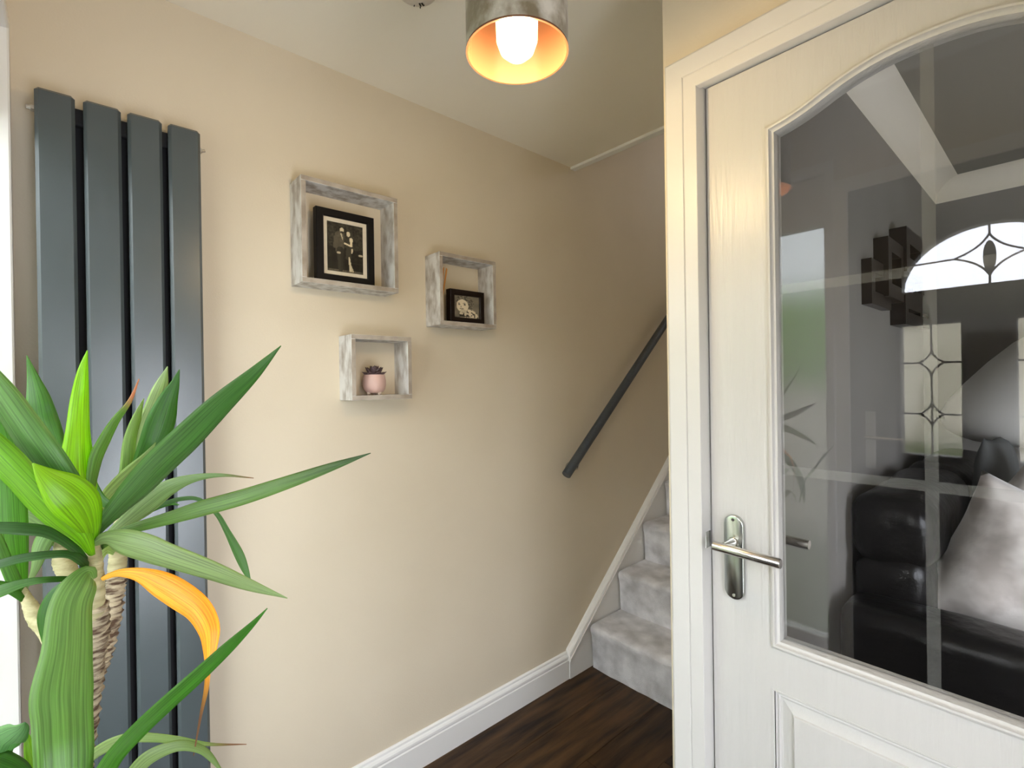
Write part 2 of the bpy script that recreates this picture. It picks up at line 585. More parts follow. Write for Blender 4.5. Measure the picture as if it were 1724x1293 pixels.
obj('window_pane', B(0.16, 0.84, 4.852, 4.856, 3.24, 3.86), M_pane, w4)
struct(obj('wall_stair_front', B(-0.0, 0.995, 1.70, 1.80, 2.46, 4.9), M_wall), 'upper wall above the hallway ceiling')

# living room walls
struct(obj('wall_living_back', B(1.1, 4.7, 3.47, 3.6, 0, 2.45), M_lwall), 'pale grey end wall of the living room behind the pale dome')
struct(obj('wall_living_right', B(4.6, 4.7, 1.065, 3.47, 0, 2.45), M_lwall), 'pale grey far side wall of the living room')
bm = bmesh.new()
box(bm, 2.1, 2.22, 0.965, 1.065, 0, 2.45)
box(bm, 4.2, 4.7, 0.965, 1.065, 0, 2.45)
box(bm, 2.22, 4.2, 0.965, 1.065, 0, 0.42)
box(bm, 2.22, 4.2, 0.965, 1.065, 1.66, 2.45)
struct(obj('wall_living_front', bm, M_lwall), 'pale grey living room wall with the unseen added window, beside the hallway')

# ceilings
struct(obj('ceiling', B(-0.0, 2.0, -0.1, 1.80, 2.4, 2.46), M_ceil), 'cream hallway ceiling ending above the first stair')
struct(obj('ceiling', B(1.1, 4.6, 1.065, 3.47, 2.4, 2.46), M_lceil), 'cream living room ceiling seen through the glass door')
struct(obj('ceiling', B(-0.1, 1.1, 1.7, 4.9, 4.9, 5.0), M_ceil), 'ceiling above the stairwell')
# white bead along the ceiling edge
bm = bmesh.new()
box(bm, 0.0, 0.995, 1.788, 1.822, 2.388, 2.46, 0.003)
struct(obj('trim_1', bm, M_upvc), 'thin white bead along the edge of the hallway ceiling')
struct(obj('trim_2', B(0.0, 0.995, 1.822, 1.84, 2.40, 2.46), M_wall), 'beige board behind the white ceiling bead')
# coving in living room
def cove(bm, pts_fn, L0, L1):
    prof = [(0, 0), (0.0, -0.10)] + [(0.1 * (1 - math.cos(a)) * 1.0, -0.10 + 0.1 * math.sin(a)) for a in np.linspace(0.15, math.pi / 2, 8)] 
    ra = [bm.verts.new(pts_fn(L0, d, h)) for d, h in prof]
    rb = [bm.verts.new(pts_fn(L1, d, h)) for d, h in prof]
    n = len(prof)
    for k in range(n):
        bm.faces.new((ra[k], ra[(k + 1) % n], rb[(k + 1) % n], rb[k]))
    bm.faces.new(ra); bm.faces.new(rb)
bm = bmesh.new()
cove(bm, lambda s, d, h: Vector((1.1 + d, s, 2.4 + h)), 1.065, 3.47)
struct(obj('trim_3', bm, M_ceil, smooth=True, auto=True), 'cream coving along the partition side of the living room')
bm = bmesh.new()
cove(bm, lambda s, d, h: Vector((s, 3.47 - d, 2.4 + h)), 1.1, 4.6)
struct(obj('trim_4', bm, M_ceil, smooth=True, auto=True), 'cream coving above the living room window wall')

# ---- skirting boards (profile in depth, height)
SK = [(0, 0), (0.018, 0), (0.018, 0.090), (0.0155, 0.0935), (0.0155, 0.0975), (0.018, 0.101), (0.0175, 0.109), (0.014, 0.115), (0.010, 0.1185), (0.009, 0.126), (0.004, 0.130), (0, 0.130)]
SK = [(d, h * 0.96) for d, h in SK]
def skirt(p0, p1, nrm, prof=SK):
    bm = bmesh.new()
    p0, p1, nrm = Vector(p0), Vector(p1), Vector(nrm)
    ra = [bm.verts.new(p0 + nrm * d + Vector((0, 0, h))) for d, h in prof]
    rb = [bm.verts.new(p1 + nrm * d + Vector((0, 0, h))) for d, h in prof]
    n = len(prof)
    for k in range(n):
        bm.faces.new((ra[k], ra[(k + 1) % n], rb[(k + 1) % n], rb[k]))
    bm.faces.new(ra); bm.faces.new(rb)
    return bm
struct(obj('baseboard_left', skirt((0, -0.1, 0), (0, 1.712, 0), (1, 0, 0)), M_skirt), 'white moulded skirting board along the beige wall')
struct(obj('baseboard_front', skirt((0, -0.1, 0), (1.0, -0.1, 0), (0, 1, 0)), M_skirt), 'white skirting board under the side window')
struct(obj('baseboard_right', skirt((2.0, -0.1, 0), (2.0, 0.965, 0), (-1, 0, 0)), M_skirt), 'white skirting board beyond the glazed door')
struct(obj('baseboard_partition', skirt((1.1, 1.065, 0), (1.1, 3.47, 0), (1, 0, 0)), M_skirt), 'white skirting board behind the black sofa')

# ---- door casing and lining (architrave around the glazed door)
DL, DR, DT = 1.0805, 1.779, 1.979      # door leaf edges
cas = empty('trim_5', (1.04, 0.95, 0))
struct(cas, 'white painted architrave around the glazed door')
def band(bm, xs, lo, hi, y0, y1):
    """solid between the curves z=lo(x) and z=hi(x) from y0 to y1"""
    rows = []
    for x in xs:
        rows.append([bm.verts.new((x, y0, lo(x))), bm.verts.new((x, y0, hi(x))), bm.verts.new((x, y1, hi(x))), bm.verts.new((x, y1, lo(x)))])
    for a, b in zip(rows[:-1], rows[1:]):
        for k in range(4):
            bm.faces.new((a[k], a[(k + 1) % 4], b[(k + 1) % 4], b[k]))
    bm.faces.new(rows[0]); bm.faces.new(rows[-1])
# profile across the casing: distance from inner edge outwards -> projection toward the hallway
CP = [(0, 0.967), (0, 0.952), (0.001, 0.9505), (0.027, 0.9495), (0.0285, 0.9515), (0.030, 0.9485), (0.064, 0.946), (0.068, 0.948), (0.070, 0.953), (0.070, 0.967)]
CP = [(-d, y) for d, y in CP]
IX0, IX1, IZ = 1.0775, 1.783, 1.974
def casing_leg(side):
    bm = bmesh.new()
    rings = []
    for z_in, corner in ((0.0, False), (IZ, True)):
        r = []
        for d, y in CP:
            x = (IX0 + d) if side < 0 else (IX1 - d)
            z = z_in - (d if corner else 0)
            r.append(bm.verts.new((x, y, z)))
        rings.append(r)
    n = len(CP)
    for k in range(n):
        bm.faces.new((rings[0][k], rings[0][(k + 1) % n], rings[1][(k + 1) % n], rings[1][k]))
    bm.faces.new(rings[0]); bm.faces.new(rings[1])
    return bm
obj('jamb_casing', casing_leg(-1), M_white, cas)
obj('jamb_casing', casing_leg(1), M_white, cas)
bm = bmesh.new()
ra = [bm.verts.new((IX0 + d, y, IZ - d)) for d, y in CP]
rb = [bm.verts.new((IX1 - d, y, IZ - d)) for d, y in CP]
for k in range(len(CP)):
    bm.faces.new((ra[k], ra[(k + 1) % len(CP)], rb[(k + 1) % len(CP)], rb[k]))
bm.faces.new(ra); bm.faces.new(rb)
obj('head_casing', bm, M_white, cas)
bm = bmesh.new()
box(bm, 1.052, 1.0770, 0.9535, 1.066, 0, 2.005, 0.001, 1)
box(bm, 1.7835, 1.808, 0.9535, 1.066, 0, 2.005, 0.001, 1)
box(bm, 1.052, 1.808, 0.9535, 1.066, 1.981, 2.008, 0.001, 1)
box(bm, 1.0775, 1.09, 1.026, 1.04, 0, 1.982)
box(bm, 1.77, 1.783, 1.026, 1.04, 0, 1.982)
box(bm, 1.0775, 1.783, 1.026, 1.04, 1.968, 1.982)
obj('door_lining', bm, M_white, cas)
bm = bmesh.new()
box(bm, 1.0765, 1.0779, 0.966, 0.986, 1.035, 1.068, 0.0004, 1)
obj('strike_plate', bm, M_satin, cas)

# ================================================================== GLAZED DOOR
door = empty('door_1', (1.43, 0.987, 0.004))
struct(door, 'white panelled internal door with a large arched clear glass pane')
Y0, Y1 = 0.987, 1.022
GX0, GX1, GZ0 = 1.199, 1.661, 0.875          # opening before the bead
GC = (GX0 + GX1) / 2
def arch(x, add=0.0):
    u = abs(x - GC) / ((GX1 - GX0) / 2)
    # ogee: flat shoulder rising in an S to the crown
    pts = [(0, 1.909), (0.12, 1.908), (0.25, 1.905), (0.4, 1.897), (0.55, 1.885), (0.7, 1.869), (0.84, 1.858), (1.0, 1.850)]
    for (a, za), (b, zb) in zip(pts[:-1], pts[1:]):
        if u <= b + 1e-9:
            return za + (zb - za) * (u - a) / (b - a) + add
    return pts[-1][1] + add
archx = [GX0 + (GX1 - GX0) * i / 40 for i in range(41)]
az = [arch(x) for x in archx]
for _ in range(2):
    az = [az[0]] + [(az[i - 1] + 2 * az[i] + az[i + 1]) / 4 for i in range(1, 40)] + [az[-1]]
AZ = dict(zip(archx, az))
PX0, PX1, PZ0, PZ1 = 1.197, 1.663, 0.20, 0.790   # lower panel opening
def door_leaf():
    bm = bmesh.new()
    box(bm, DL, GX0, Y0, Y1, 0.004, DT)
    box(bm, GX1, DR, Y0, Y1, 0.004, DT)
    box(bm, GX0, GX1, Y0, Y1, PZ1, GZ0)
    box(bm, GX0, GX1, Y0, Y1, 0.004, PZ0)
    box(bm, PX0, GX0, Y0 + 0.0001, Y1, PZ0, PZ1)
    band(bm, archx, lambda x: AZ[x], lambda x: DT, Y0, Y1)
    return bm
obj('door_leaf', door_leaf(), M_door, door)
gl_loop = [(GX0, GZ0), (GX1, GZ0)] + [(x, AZ[x]) for x in reversed(archx)]
bm = bmesh.new()
bead = [(-0.004, Y0 + 0.001), (-0.0035, Y0 - 0.0035), (0.001, Y0 - 0.006), (0.004, Y0 - 0.0055), (0.0055, Y0 - 0.001), (0.008, Y0 + 0.0015), (0.0105, Y0 + 0.002), (0.0125, Y0 + 0.0115), (0.0125, Y0 + 0.02)]
sweep(bm, gl_loop, bead, XZ)
obj('glazing_bead', bm, M_door, door, smooth=True, auto=True)
bm = bmesh.new()
bead = [(-0.004, Y1 - 0.001), (0.002, Y1 + 0.005), (0.006, Y1 + 0.001), (0.0115, Y1 - 0.002), (0.0125, Y1 - 0.012), (0.0125, Y1 - 0.017)]
sweep(bm, gl_loop, bead, XZ)
obj('glazing_bead', bm, M_door, door, smooth=True, auto=True)
# glass
bm = bmesh.new()
gi = inset_loop(gl_loop, 0.008)
GY0, GY1 = 1.0005, 1.0045
fa = [bm.verts.new((a, GY0, b)) for a, b in gi]
fb = [bm.verts.new((a, GY1, b)) for a, b in gi]
bm.faces.new(fa); bm.faces.new(list(reversed(fb)))
for k in range(len(gi)):
    bm.faces.new((fa[k], fb[k], fb[(k + 1) % len(gi)], fa[(k + 1) % len(gi)]))
obj('glass_pane', bm, M_glass, door)
# frosted glazing lines on the far face of the glass
bmv = B(GC - 0.0085, GC + 0.0085, 1.0058, 1.0068, GZ0 + 0.01, AZ[archx[20]] - 0.01)
g = obj('etched_line', bmv, M_etch, door); g['label'] = 'vertical frosted line on the glass'
for zz in (1.207, 1.548):
    bm = B(GX0 + 0.011, GC - 0.0085, 1.0058, 1.0068, zz - 0.0085, zz + 0.0085)
    obj('etched_line', bm, M_etch, door)
    bm = B(GC + 0.0085, GX1 - 0.011, 1.0058, 1.0068, zz - 0.0085, zz + 0.0085)
    obj('etched_line', bm, M_etch, door)
# lower raised and fielded panel
bm = bmesh.new()
pp = [(-0.003, Y0 + 0.0005), (-0.0025, Y0 - 0.001), (0.0, Y0 - 0.001), (0.002, Y0 + 0.004), (0.0055, Y0 + 0.006), (0.0075, Y0 + 0.0045), (0.010, Y0 + 0.0085), (0.013, Y0 + 0.009),
      (0.0135, Y0 + 0.0095), (0.033, Y0 + 0.0045), (0.0345, Y0 + 0.001), (0.036, Y0 + 0.0005)]
sweep(bm, rect(PX0, PX1, PZ0, PZ1), pp, XZ, fill=True)
obj('raised_panel', bm, M_door, door)
bm = B(PX0, PX1, Y0 + 0.012, Y1 - 0.004, PZ0, PZ1)
obj('panel_back', bm, M_door, door)
# lever handle
HX, HZ0, HZ1 = 1.128, 0.942, 1.110
bm = bmesh.new()
hw = 0.0195
loop = []
for k in range(13):
    a = math.pi * k / 12
    loop.append((HX + hw * math.cos(a), HZ1 - hw + hw * math.sin(a)))
for k in range(13):
    a = math.pi + math.pi * k / 12
    loop.append((HX + hw * math.cos(a), HZ0 + hw + hw * math.sin(a)))
sweep(bm, loop, [(0, Y0), (0, Y0 - 0.0065), (0.0008, Y0 - 0.0078), (0.0022, Y0 - 0.0085)], XZ, fill=True)
hp = obj('handle_plate', bm, M_satin, door, smooth=True, auto=True)
for zz in (HZ1 - 0.009, HZ0 + 0.009):
    bm = bmesh.new()
    tube(bm, [(HX, Y0 - 0.0083, zz), (HX, Y0 - 0.0092, zz)], [0.0030, 0.0030], 16)
    obj('screw', bm, M_hole if zz > 1 else M_steel, hp)
LZ = 1.056
bm = bmesh.new()
tube(bm, [(HX, Y0 - 0.0085, LZ), (HX, Y0 - 0.012, LZ)], [0.0105, 0.0095], 24)
tube(bm, [(HX, Y0 - 0.010, LZ), (HX, Y0 - 0.030, LZ)], 0.0085, 24)
tube(bm, [(HX, Y0 - 0.0305, LZ), (HX, Y0 - 0.050, LZ)], 0.0085, 24)
obj('lever_neck', bm, M_steel, door, smooth=True, auto=True)
bm = bmesh.new()
yy = Y0 - 0.055
tube(bm, [(HX - 0.017, yy, LZ + .0005), (HX - 0.016, yy, LZ + .0005), (HX + 0.104, yy, LZ - 0.0035), (HX + 0.1055, yy, LZ - 0.0035)], [0.0083, 0.0092, 0.0092, 0.0083], 28)
obj('lever', bm, M_steel, door, smooth=True, auto=True)
bm = bmesh.new()      # lever on the living-room side
tube(bm, [(HX, Y1, LZ), (HX, Y1 + 0.05, LZ)], 0.0085, 20)
tube(bm, [(HX - 0.017, Y1 + .055, LZ), (HX + 0.105, Y1 + .055, LZ - 0.003)], 0.009, 20)
obj('lever', bm, M_steel, door, smooth=True, auto=True)
obj('latch_plate', B(DL - 0.0006, DL + 0.001, 0.992, 1.016, 1.02, 1.09), M_satin, door)
obj('latch', B(DL - 0.0045, DL, 0.997, 1.011, 1.044, 1.066, 0.002), M_steel, door)

# ================================================================== FRONT SIDE WINDOW (window_1)
w1 = empty('window_1', (0.515, -0.15, 0.30))
struct(w1, 'tall frosted side window with a white frame beside the yucca')
bm = bmesh.new()
fl_ = [(0.0, -0.20), (0.0, -0.094), (0.003, -0.091), (0.028, -0.091), (0.031, -0.094), (0.034, -0.118), (0.036, -0.145), (0.036, -0.165), (0.030, -0.20)]
sweep(bm, rect(0.050, 1.0, 0.30, 2.18), fl_, XZ, closed=True)
obj('window_frame', bm, M_upvc, w1)
bm = bmesh.new()
box(bm, 0.086, 0.964, -0.165, -0.118, 1.955, 2.144, 0.003)     # deep top rail
obj('top_rail', bm, M_upvc, w1)
obj('bottom_rail', B(0.086, 0.964, -0.165, -0.118, 0.336, 0.395, 0.003), M_upvc, w1)
obj('window_pane', B(0.086, 0.964, -0.150, -0.146, 0.395, 1.955), M_frost, w1)
obj('window_sill', B(0.04, 1.0, -0.12, -0.075, 0.285, 0.3, 0.003), M_upvc, w1)

# ================================================================== FRONT DOOR (door_2)
d2 = empty('door_2', (1.415, -0.12, 0.0))
struct(d2, 'dark front door with leaded fanlight and twin leaded panes, mirrored in the glass')
bm = bmesh.new()
box(bm, 1.0, 1.045, -0.2, -0.094, 0, 2.10, 0.002)
box(bm, 1.785, 1.83, -0.2, -0.094, 0, 2.10, 0.002)
box(bm, 1.045, 1.785, -0.2, -0.094, 2.05, 2.10, 0.002)
obj('door_frame', bm, M_upvc, d2)
FY0, FY1 = -0.145, -0.100
AX0, AX1, ABZ, ATZ = 1.196, 1.626, 1.663, 1.850
PA0, PA1, PB0, PB1, PZa, PZb = 1.193, 1.346, 1.470, 1.626, 1.12, 1.551
def fan(x):
    u = (x - (AX0 + AX1) / 2) / ((AX1 - AX0) / 2)
    return ABZ + (ATZ - ABZ) * math.sqrt(max(0, 1 - u * u))
bm = bmesh.new()
box(bm, 1.045, PA0, FY0, FY1, 0.01, 2.05)
box(bm, PB1, 1.785, FY0, FY1, 0.01, 2.05)
box(bm, PA1, PB0, FY0, FY1, PZa, PZb)
box(bm, PA0, PB1, FY0, FY1, 0.01, PZa)
box(bm, PA0, PB1, FY0, FY1, PZb, ABZ)
xs = [AX0 + (AX1 - AX0) * 0.5 * (1 - math.cos(math.pi * i / 32)) for i in range(33)]
band(bm, [PA0] + xs, fan, lambda x: 2.05, FY0, FY1)
obj('door_leaf', bm, M_fdoor, d2)
fan_loop = [(AX0, ABZ), (AX1, ABZ)] + [(x, fan(x)) for x in reversed(xs[1:-1])]
bm = bmesh.new()
a = [bm.verts.new((x, -0.125, z)) for x, z in fan_loop]
b = [bm.verts.new((x, -0.121, z)) for x, z in fan_loop]
bm.faces.new(a); bm.faces.new(list(reversed(b)))
obj('fanlight_pane', bm, M_pane, d2)
for xa, xb in ((PA0, PA1), (PB0, PB1)):
    obj('glass_pane', B(xa, xb, -0.125, -0.121, PZa, PZb), M_text, d2)
def lead(pts, r=0.003):
    obj('lead_came', T([(x, -0.1185, z) for x, z in pts], r, 6), M_lead, d2)
cx = (AX0 + AX1) / 2
def curve(p0, p1, p2, n=8):
    return [((1 - t) ** 2 * p0[0] + 2 * t * (1 - t) * p1[0] + t * t * p2[0], (1 - t) ** 2 * p0[1] + 2 * t * (1 - t) * p1[1] + t * t * p2[1]) for t in [i / n for i in range(n + 1)]]
lead([(cx, 1.85), (cx, 1.818)]); lead([(cx, 1.690), (cx, 1.663)])
for s in (-1, 1):
    lead(curve((cx, 1.818), (cx + s * 0.02, 1.775), (cx + s * 0.083, 1.754)))
    lead(curve((cx, 1.690), (cx + s * 0.02, 1.735), (cx + s * 0.083, 1.754)))
    lead([(cx + s * 0.083, 1.754), (cx + s * 0.198, 1.752)])
bm = bmesh.new()
bmesh.ops.create_icosphere(bm, subdivisions=3, radius=1)
for v in bm.verts:
    v.co = Vector((cx + v.co.x * 0.0155, -0.118 + v.co.y * 0.006, 1.748 + v.co.z * 0.050))
obj('glass_medallion', bm, M_round, d2, smooth=True)
for xa, xb in ((PA0, PA1), (PB0, PB1)):
    mx_ = (xa + xb) / 2
    lead([(mx_, PZb), (mx_, 1.465)])
    lead([(mx_, 1.382), (mx_, PZa)])
    for s in (-1, 1):
        lead(curve((mx_, 1.465), (mx_ + s * .006, 1.44), (mx_ + s * 0.032, 1.425)))
        lead(curve((mx_, 1.382), (mx_ + s * .006, 1.41), (mx_ + s * 0.032, 1.425)))
        lead([(mx_ + s * 0.032, 1.425), ((xb if s > 0 else xa), 1.425)])
        lead([(mx_ + s * 0.030, 1.255), ((xb if s > 0 else xa), 1.255)])
        lead(curve((mx_, 1.295), (mx_ + s * .006, 1.27), (mx_ + s * 0.030, 1.255)))
        lead(curve((mx_, 1.215), (mx_ + s * .006, 1.24), (mx_ + s * 0.030, 1.255)))
    bm = bmesh.new()
    q = [(mx_, 1.462), (mx_ - .028, 1.425), (mx_, 1.386), (mx_ + .028, 1.425)]
    sweep(bm, list(reversed(q)), [(0, -0.1205), (0.009, -0.1165)], XZ, fill=True)
    obj('bevelled_diamond', bm, M_pane, d2)
# frame round lower panes
for xa, xb in ((PA0, PA1), (PB0, PB1)):
    bm = bmesh.new()
    sweep(bm, rect(xa, xb, PZa, PZb), [(-0.014, FY1), (-0.010, FY1 + 0.006), (-0.002, FY1 + 0.006), (0.001, FY1), (0.001, FY1 - 0.015)], XZ)
    obj('pane_moulding', bm, M_fdoor, d2)
bm = bmesh.new()
tube(bm, [(1.105, FY1, 1.17), (1.105, FY1 + 0.03, 1.17)], 0.007, 12)
tube(bm, [(1.095, FY1 + 0.03, 1.17), (1.20, FY1 + 0.03, 1.168)], 0.007, 12)
obj('lever', bm, M_steel, d2, smooth=True, auto=True)
obj('handle_plate', B(1.09, 1.12, FY1, FY1 + 0.006, 1.06, 1.26, 0.003), M_upvc, d2)

# ================================================================== LIVING ROOM WINDOW (unseen, placed to light wall and cushions)
w2 = empty('added_window_2', (3.2, 1.0, 0.42))
struct(w2, 'unseen white living room window placed to light the wall and cushions')
bm = bmesh.new()
sweep(bm, rect(2.22, 4.2, 0.42, 1.66), [(0, 0.97), (0, 1.05), (0.05, 1.05), (0.05, 0.97)], XZ, closed=True)
obj('window_frame', bm, M_upvc, w2)
obj('window_pane', B(2.27, 4.15, 1.0, 1.004, 0.47, 1.61), M_pane, w2)

# ================================================================== STAIRS
NS, RISE, GO, SY = 12, 0.2, 0.2245, 1.862
st = thing('staircase', 'carpeted staircase in mottled grey pile climbing along the beige wall', 'staircase', (0.5, SY, 0))
for i in range(NS):
    y = SY + GO * i
    z = RISE * (i + 1)
    # side profile of one carpeted step (y, z) with a rounded nosing
    z0 = z - RISE
    prof = [(y, z0 + (0.0 if i == 0 else -0.012)), (y - 0.002, z0 + 0.08), (y - 0.008, z - 0.045), (y - 0.014, z - 0.028), (y - 0.018, z - 0.014), (y - 0.017, z - 0.003),
            (y - 0.011, z + 0.005), (y - 0.002, z + 0.009), (y + 0.02, z + 0.011), (y + 0.12, z + 0.010), (y + GO + 0.01, z + 0.010), (y + GO + 0.01, z0)]
    bm = bmesh.new()
    XN = 26
    rows = []
    rr = random.Random(i)
    for k in range(XN + 1):
        x = 0.032 + (0.985 - 0.032) * k / XN
        e = 0.0035 * math.sin(k * 1.7 + i) + 0.002 * rr.uniform(-1, 1)
        edge = 0.004 if k in (0, XN) else 0
        rows.append([bm.verts.new((x, yy + (e * .5 + edge if j < len(prof) - 2 else 0), zz + (e if 3 < j < 9 else 0) - (edge if 3 < j < 9 else 0))) for j, (yy, zz) in enumerate(prof)])
    n = len(prof)
    for a, b in zip(rows[:-1], rows[1:]):
        for j in range(n):
            bm.faces.new((a[j], a[(j + 1) % n], b[(j + 1) % n], b[j]))
    bm.faces.new(rows[0]); bm.faces.new(rows[-1])
    obj('carpeted_step', bm, M_carpet, st, smooth=True, auto=True)
# wall stringer: white board with a moulded capping
slope = (0.934 - 0.120) / (2.615 - 1.700)
ya, yb = 1.712, 4.60
def topz(y): return 0.123 + (y - 1.712) * slope
bm = bmesh.new()
pl = [(ya, 0.0), (1.90, 0.0), (yb, topz(yb) - 0.42), (yb, topz(yb)), (ya, topz(ya))]
f0 = [bm.verts.new((0.0008, y, z)) for y, z in pl]
f1 = [bm.verts.new((0.022, y, z)) for y, z in pl]
bm.faces.new(f0); bm.faces.new(list(reversed(f1)))
for k in range(len(pl)):
    bm.faces.new((f0[k], f0[(k + 1) % 5], f1[(k + 1) % 5], f1[k]))
obj('wall_stringer', bm, M_skirt, st)
bm = bmesh.new()
cp = [(0.0008, -0.040), (0.026, -0.040), (0.031, -0.036), (0.031, -0.028), (0.026, -0.024), (0.030, -0.016), (0.027, -0.004), (0.018, 0.004), (0.008, 0.008), (0.0008, 0.008)]
ra = [bm.verts.new((d, ya - 0.004 , topz(ya) + h)) for d, h in cp]
rb = [bm.verts.new((d, yb, topz(yb) + h)) for d, h in cp]
for k in range(len(cp)):
    bm.faces.new((ra[k], ra[(k + 1) % len(cp)], rb[(k + 1) % len(cp)], rb[k]))
bm.faces.new(ra); bm.faces.new(rb)
obj('stringer_capping', bm, M_skirt, st)

# handrail
hr = thing('handrail', 'round charcoal handrail rising along the beige stair wall', 'handrail', (0.065, 1.66, 0.965))
P0, P1 = Vector((0.065, 1.657, 0.960)), Vector((0.065, 2.52, 1.722))
dr = (P1 - P0).normalized()
E1 = P0 + dr * 3.3
obj('rail', T([P0, P0 + dr * 0.0015, E1 - dr * 0.0015, E1], [0.0195, 0.0215, 0.0215, 0.0195], 28), M_rail, hr, smooth=True, auto=True)
for s in (0.105, 1.3, 2.5):
    c = P0 + dr * s
    bm = bmesh.new()
    tube(bm, [(0.0, c.y + 0.012, c.z - 0.055), (0.004, c.y + 0.012, c.z - 0.055)], [0.026, 0.025], 24)
    tube(bm, [(0.004, c.y + 0.012, c.z - 0.055), (0.035, c.y + 0.011, c.z - 0.058), (0.055, c.y + 0.006, c.z - 0.050), (0.065, c.y + 0.003, c.z - 0.034), (0.065, c.y, c.z - 0.018)],
         0.0065, 12)
    obj('bracket', bm, M_steel, hr, smooth=True, auto=True)

# ================================================================== RADIATOR
rd = thing('vertical_radiator', 'tall anthracite vertical radiator with four flat panels behind the yucca', 'radiator', (0.05, 0.1, 0.24))
panels = [(-0.0535, 0.0135), (0.0275, 0.0955), (0.1075, 0.1755), (0.188, 0.257)]
for a, b in panels:
    bm = B(0.066, 0.090, a, b, 0.24, 2.041, 0.0065, 1)
    obj('panel', bm, M_rad, rd, smooth=True, auto=True)
for z in (2.005, 0.28):
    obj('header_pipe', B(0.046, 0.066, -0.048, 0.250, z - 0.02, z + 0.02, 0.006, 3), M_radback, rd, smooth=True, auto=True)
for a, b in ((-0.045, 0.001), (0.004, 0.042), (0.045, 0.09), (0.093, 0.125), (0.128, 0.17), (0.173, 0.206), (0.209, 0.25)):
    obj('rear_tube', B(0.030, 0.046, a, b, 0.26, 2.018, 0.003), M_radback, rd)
bm = bmesh.new()
tube(bm, [(0.056, -0.046, 2.003), (0.056, -0.060, 2.003)], 0.008, 6)
tube(bm, [(0.056, -0.060, 2.003), (0.056, -0.068, 2.003)], [0.006, 0.005], 12)
obj('air_vent', bm, M_steel, rd)
bm = bmesh.new()
tube(bm, [(0.056, 0.250, 2.003), (0.056, 0.264, 2.003)], 0.008, 6)
tube(bm, [(0.056, 0.264, 2.003), (0.056, 0.272, 2.006)], [0.005, 0.004], 12)
obj('blanking_plug', bm, M_steel, rd)
for yy_ in (0.0, 0.2):
    obj('wall_bracket', B(0.0, 0.03, yy_ - 0.012, yy_ + 0.012, 1.86, 1.90), M_rad, rd)
    obj('wall_bracket', B(0.0, 0.03, yy_ - 0.012, yy_ + 0.012, 0.36, 0.40), M_rad, rd)

# ================================================================== WALL SHELVES
def cube_shelf(label, y0, y1, z0, z1, th=0.0145, depth=0.095):
    t = thing('cube_shelf', label, 'shelf', (0, (y0 + y1) / 2, z0), 'grey box shelves on the beige wall')
    def board(name, a, b, c, d):
        o = obj(name, B(0.0, depth, a, b, c, d, 0.0008, 1), M_conc, t)
        o.data.materials.append(M_conc_edge)
        for f in o.data.polygons:
            if f.normal.x > 0.8:
                f.material_index = 1
        return o
    board('top_board', y0, y1, z1 - th, z1)
    board('bottom_board', y0, y1, z0, z0 + th)
    board('side_board', y0, y0 + th, z0 + th, z1 - th)
    board('side_board', y1 - th, y1, z0 + th, z1 - th)
    return t
cube_shelf('largest grey box shelf, nearest the radiator, holding a portrait in a black frame', 0.505, 0.817, 1.683, 1.995)
cube_shelf('middle sized grey box shelf furthest right, holding a toddler photo and reed diffuser', 0.979, 1.238, 1.590, 1.849)
cube_shelf('smallest and lowest grey box shelf, holding a pink succulent pot', 0.650, 0.862, 1.331, 1.538)

# ---- printed photographs drawn per-vertex on a fine grid (u: left-right, v: bottom-top)
def photo_mesh(name, parent, y0, y1, z0, z1, x, fn, nu, nv, tilt=0.0):
    bm = bmesh.new()
    cl = bm.loops.layers.color.new('Col')
    vs = [[bm.verts.new((x - tilt * (z0 + (z1 - z0) * j / nv), y0 + (y1 - y0) * i / nu, z0 + (z1 - z0) * j / nv)) for j in range(nv + 1)] for i in range(nu + 1)]
    for i in range(nu):
        for j in range(nv):
            f = bm.faces.new((vs[i][j], vs[i + 1][j], vs[i + 1][j + 1], vs[i][j + 1]))
            for l, (a, b) in zip(f.loops, ((i, j), (i + 1, j), (i + 1, j + 1), (i, j + 1))):
                g = fn(a / nu, b / nv)
                l[cl] = (g[0], g[1], g[2], 1)
    return obj(name, bm, M_photo, parent, auto='keep')
def h2(a, b):
    s = math.sin(a * 127.1 + b * 311.7) * 43758.5453
    return s - math.floor(s)
def vn(a, b):
    ia, ib = math.floor(a), math.floor(b)
    fa, fb = a - ia, b - ib
    fa = fa * fa * (3 - 2 * fa); fb = fb * fb * (3 - 2 * fb)
    return (h2(ia, ib) * (1 - fa) + h2(ia + 1, ib) * fa) * (1 - fb) + (h2(ia, ib + 1) * (1 - fa) + h2(ia + 1, ib + 1) * fa) * fb
def ell(u, v, cx, cy, rx, ry):
    return ((u - cx) / rx) ** 2 + ((v - cy) / ry) ** 2 < 1
def seg(u, v, x0, y0, x1, y1, w0, w1=None):
    w1 = w0 if w1 is None else w1
    dx, dy = x1 - x0, (y1 - y0) * 1.45
    t = max(0, min(1, ((u - x0) * dx + (v - y0) * 1.45 * dy) / (dx * dx + dy * dy)))
    return math.hypot(u - x0 - t * dx, (v - y0) * 1.45 - t * dy) < w0 + (w1 - w0) * t
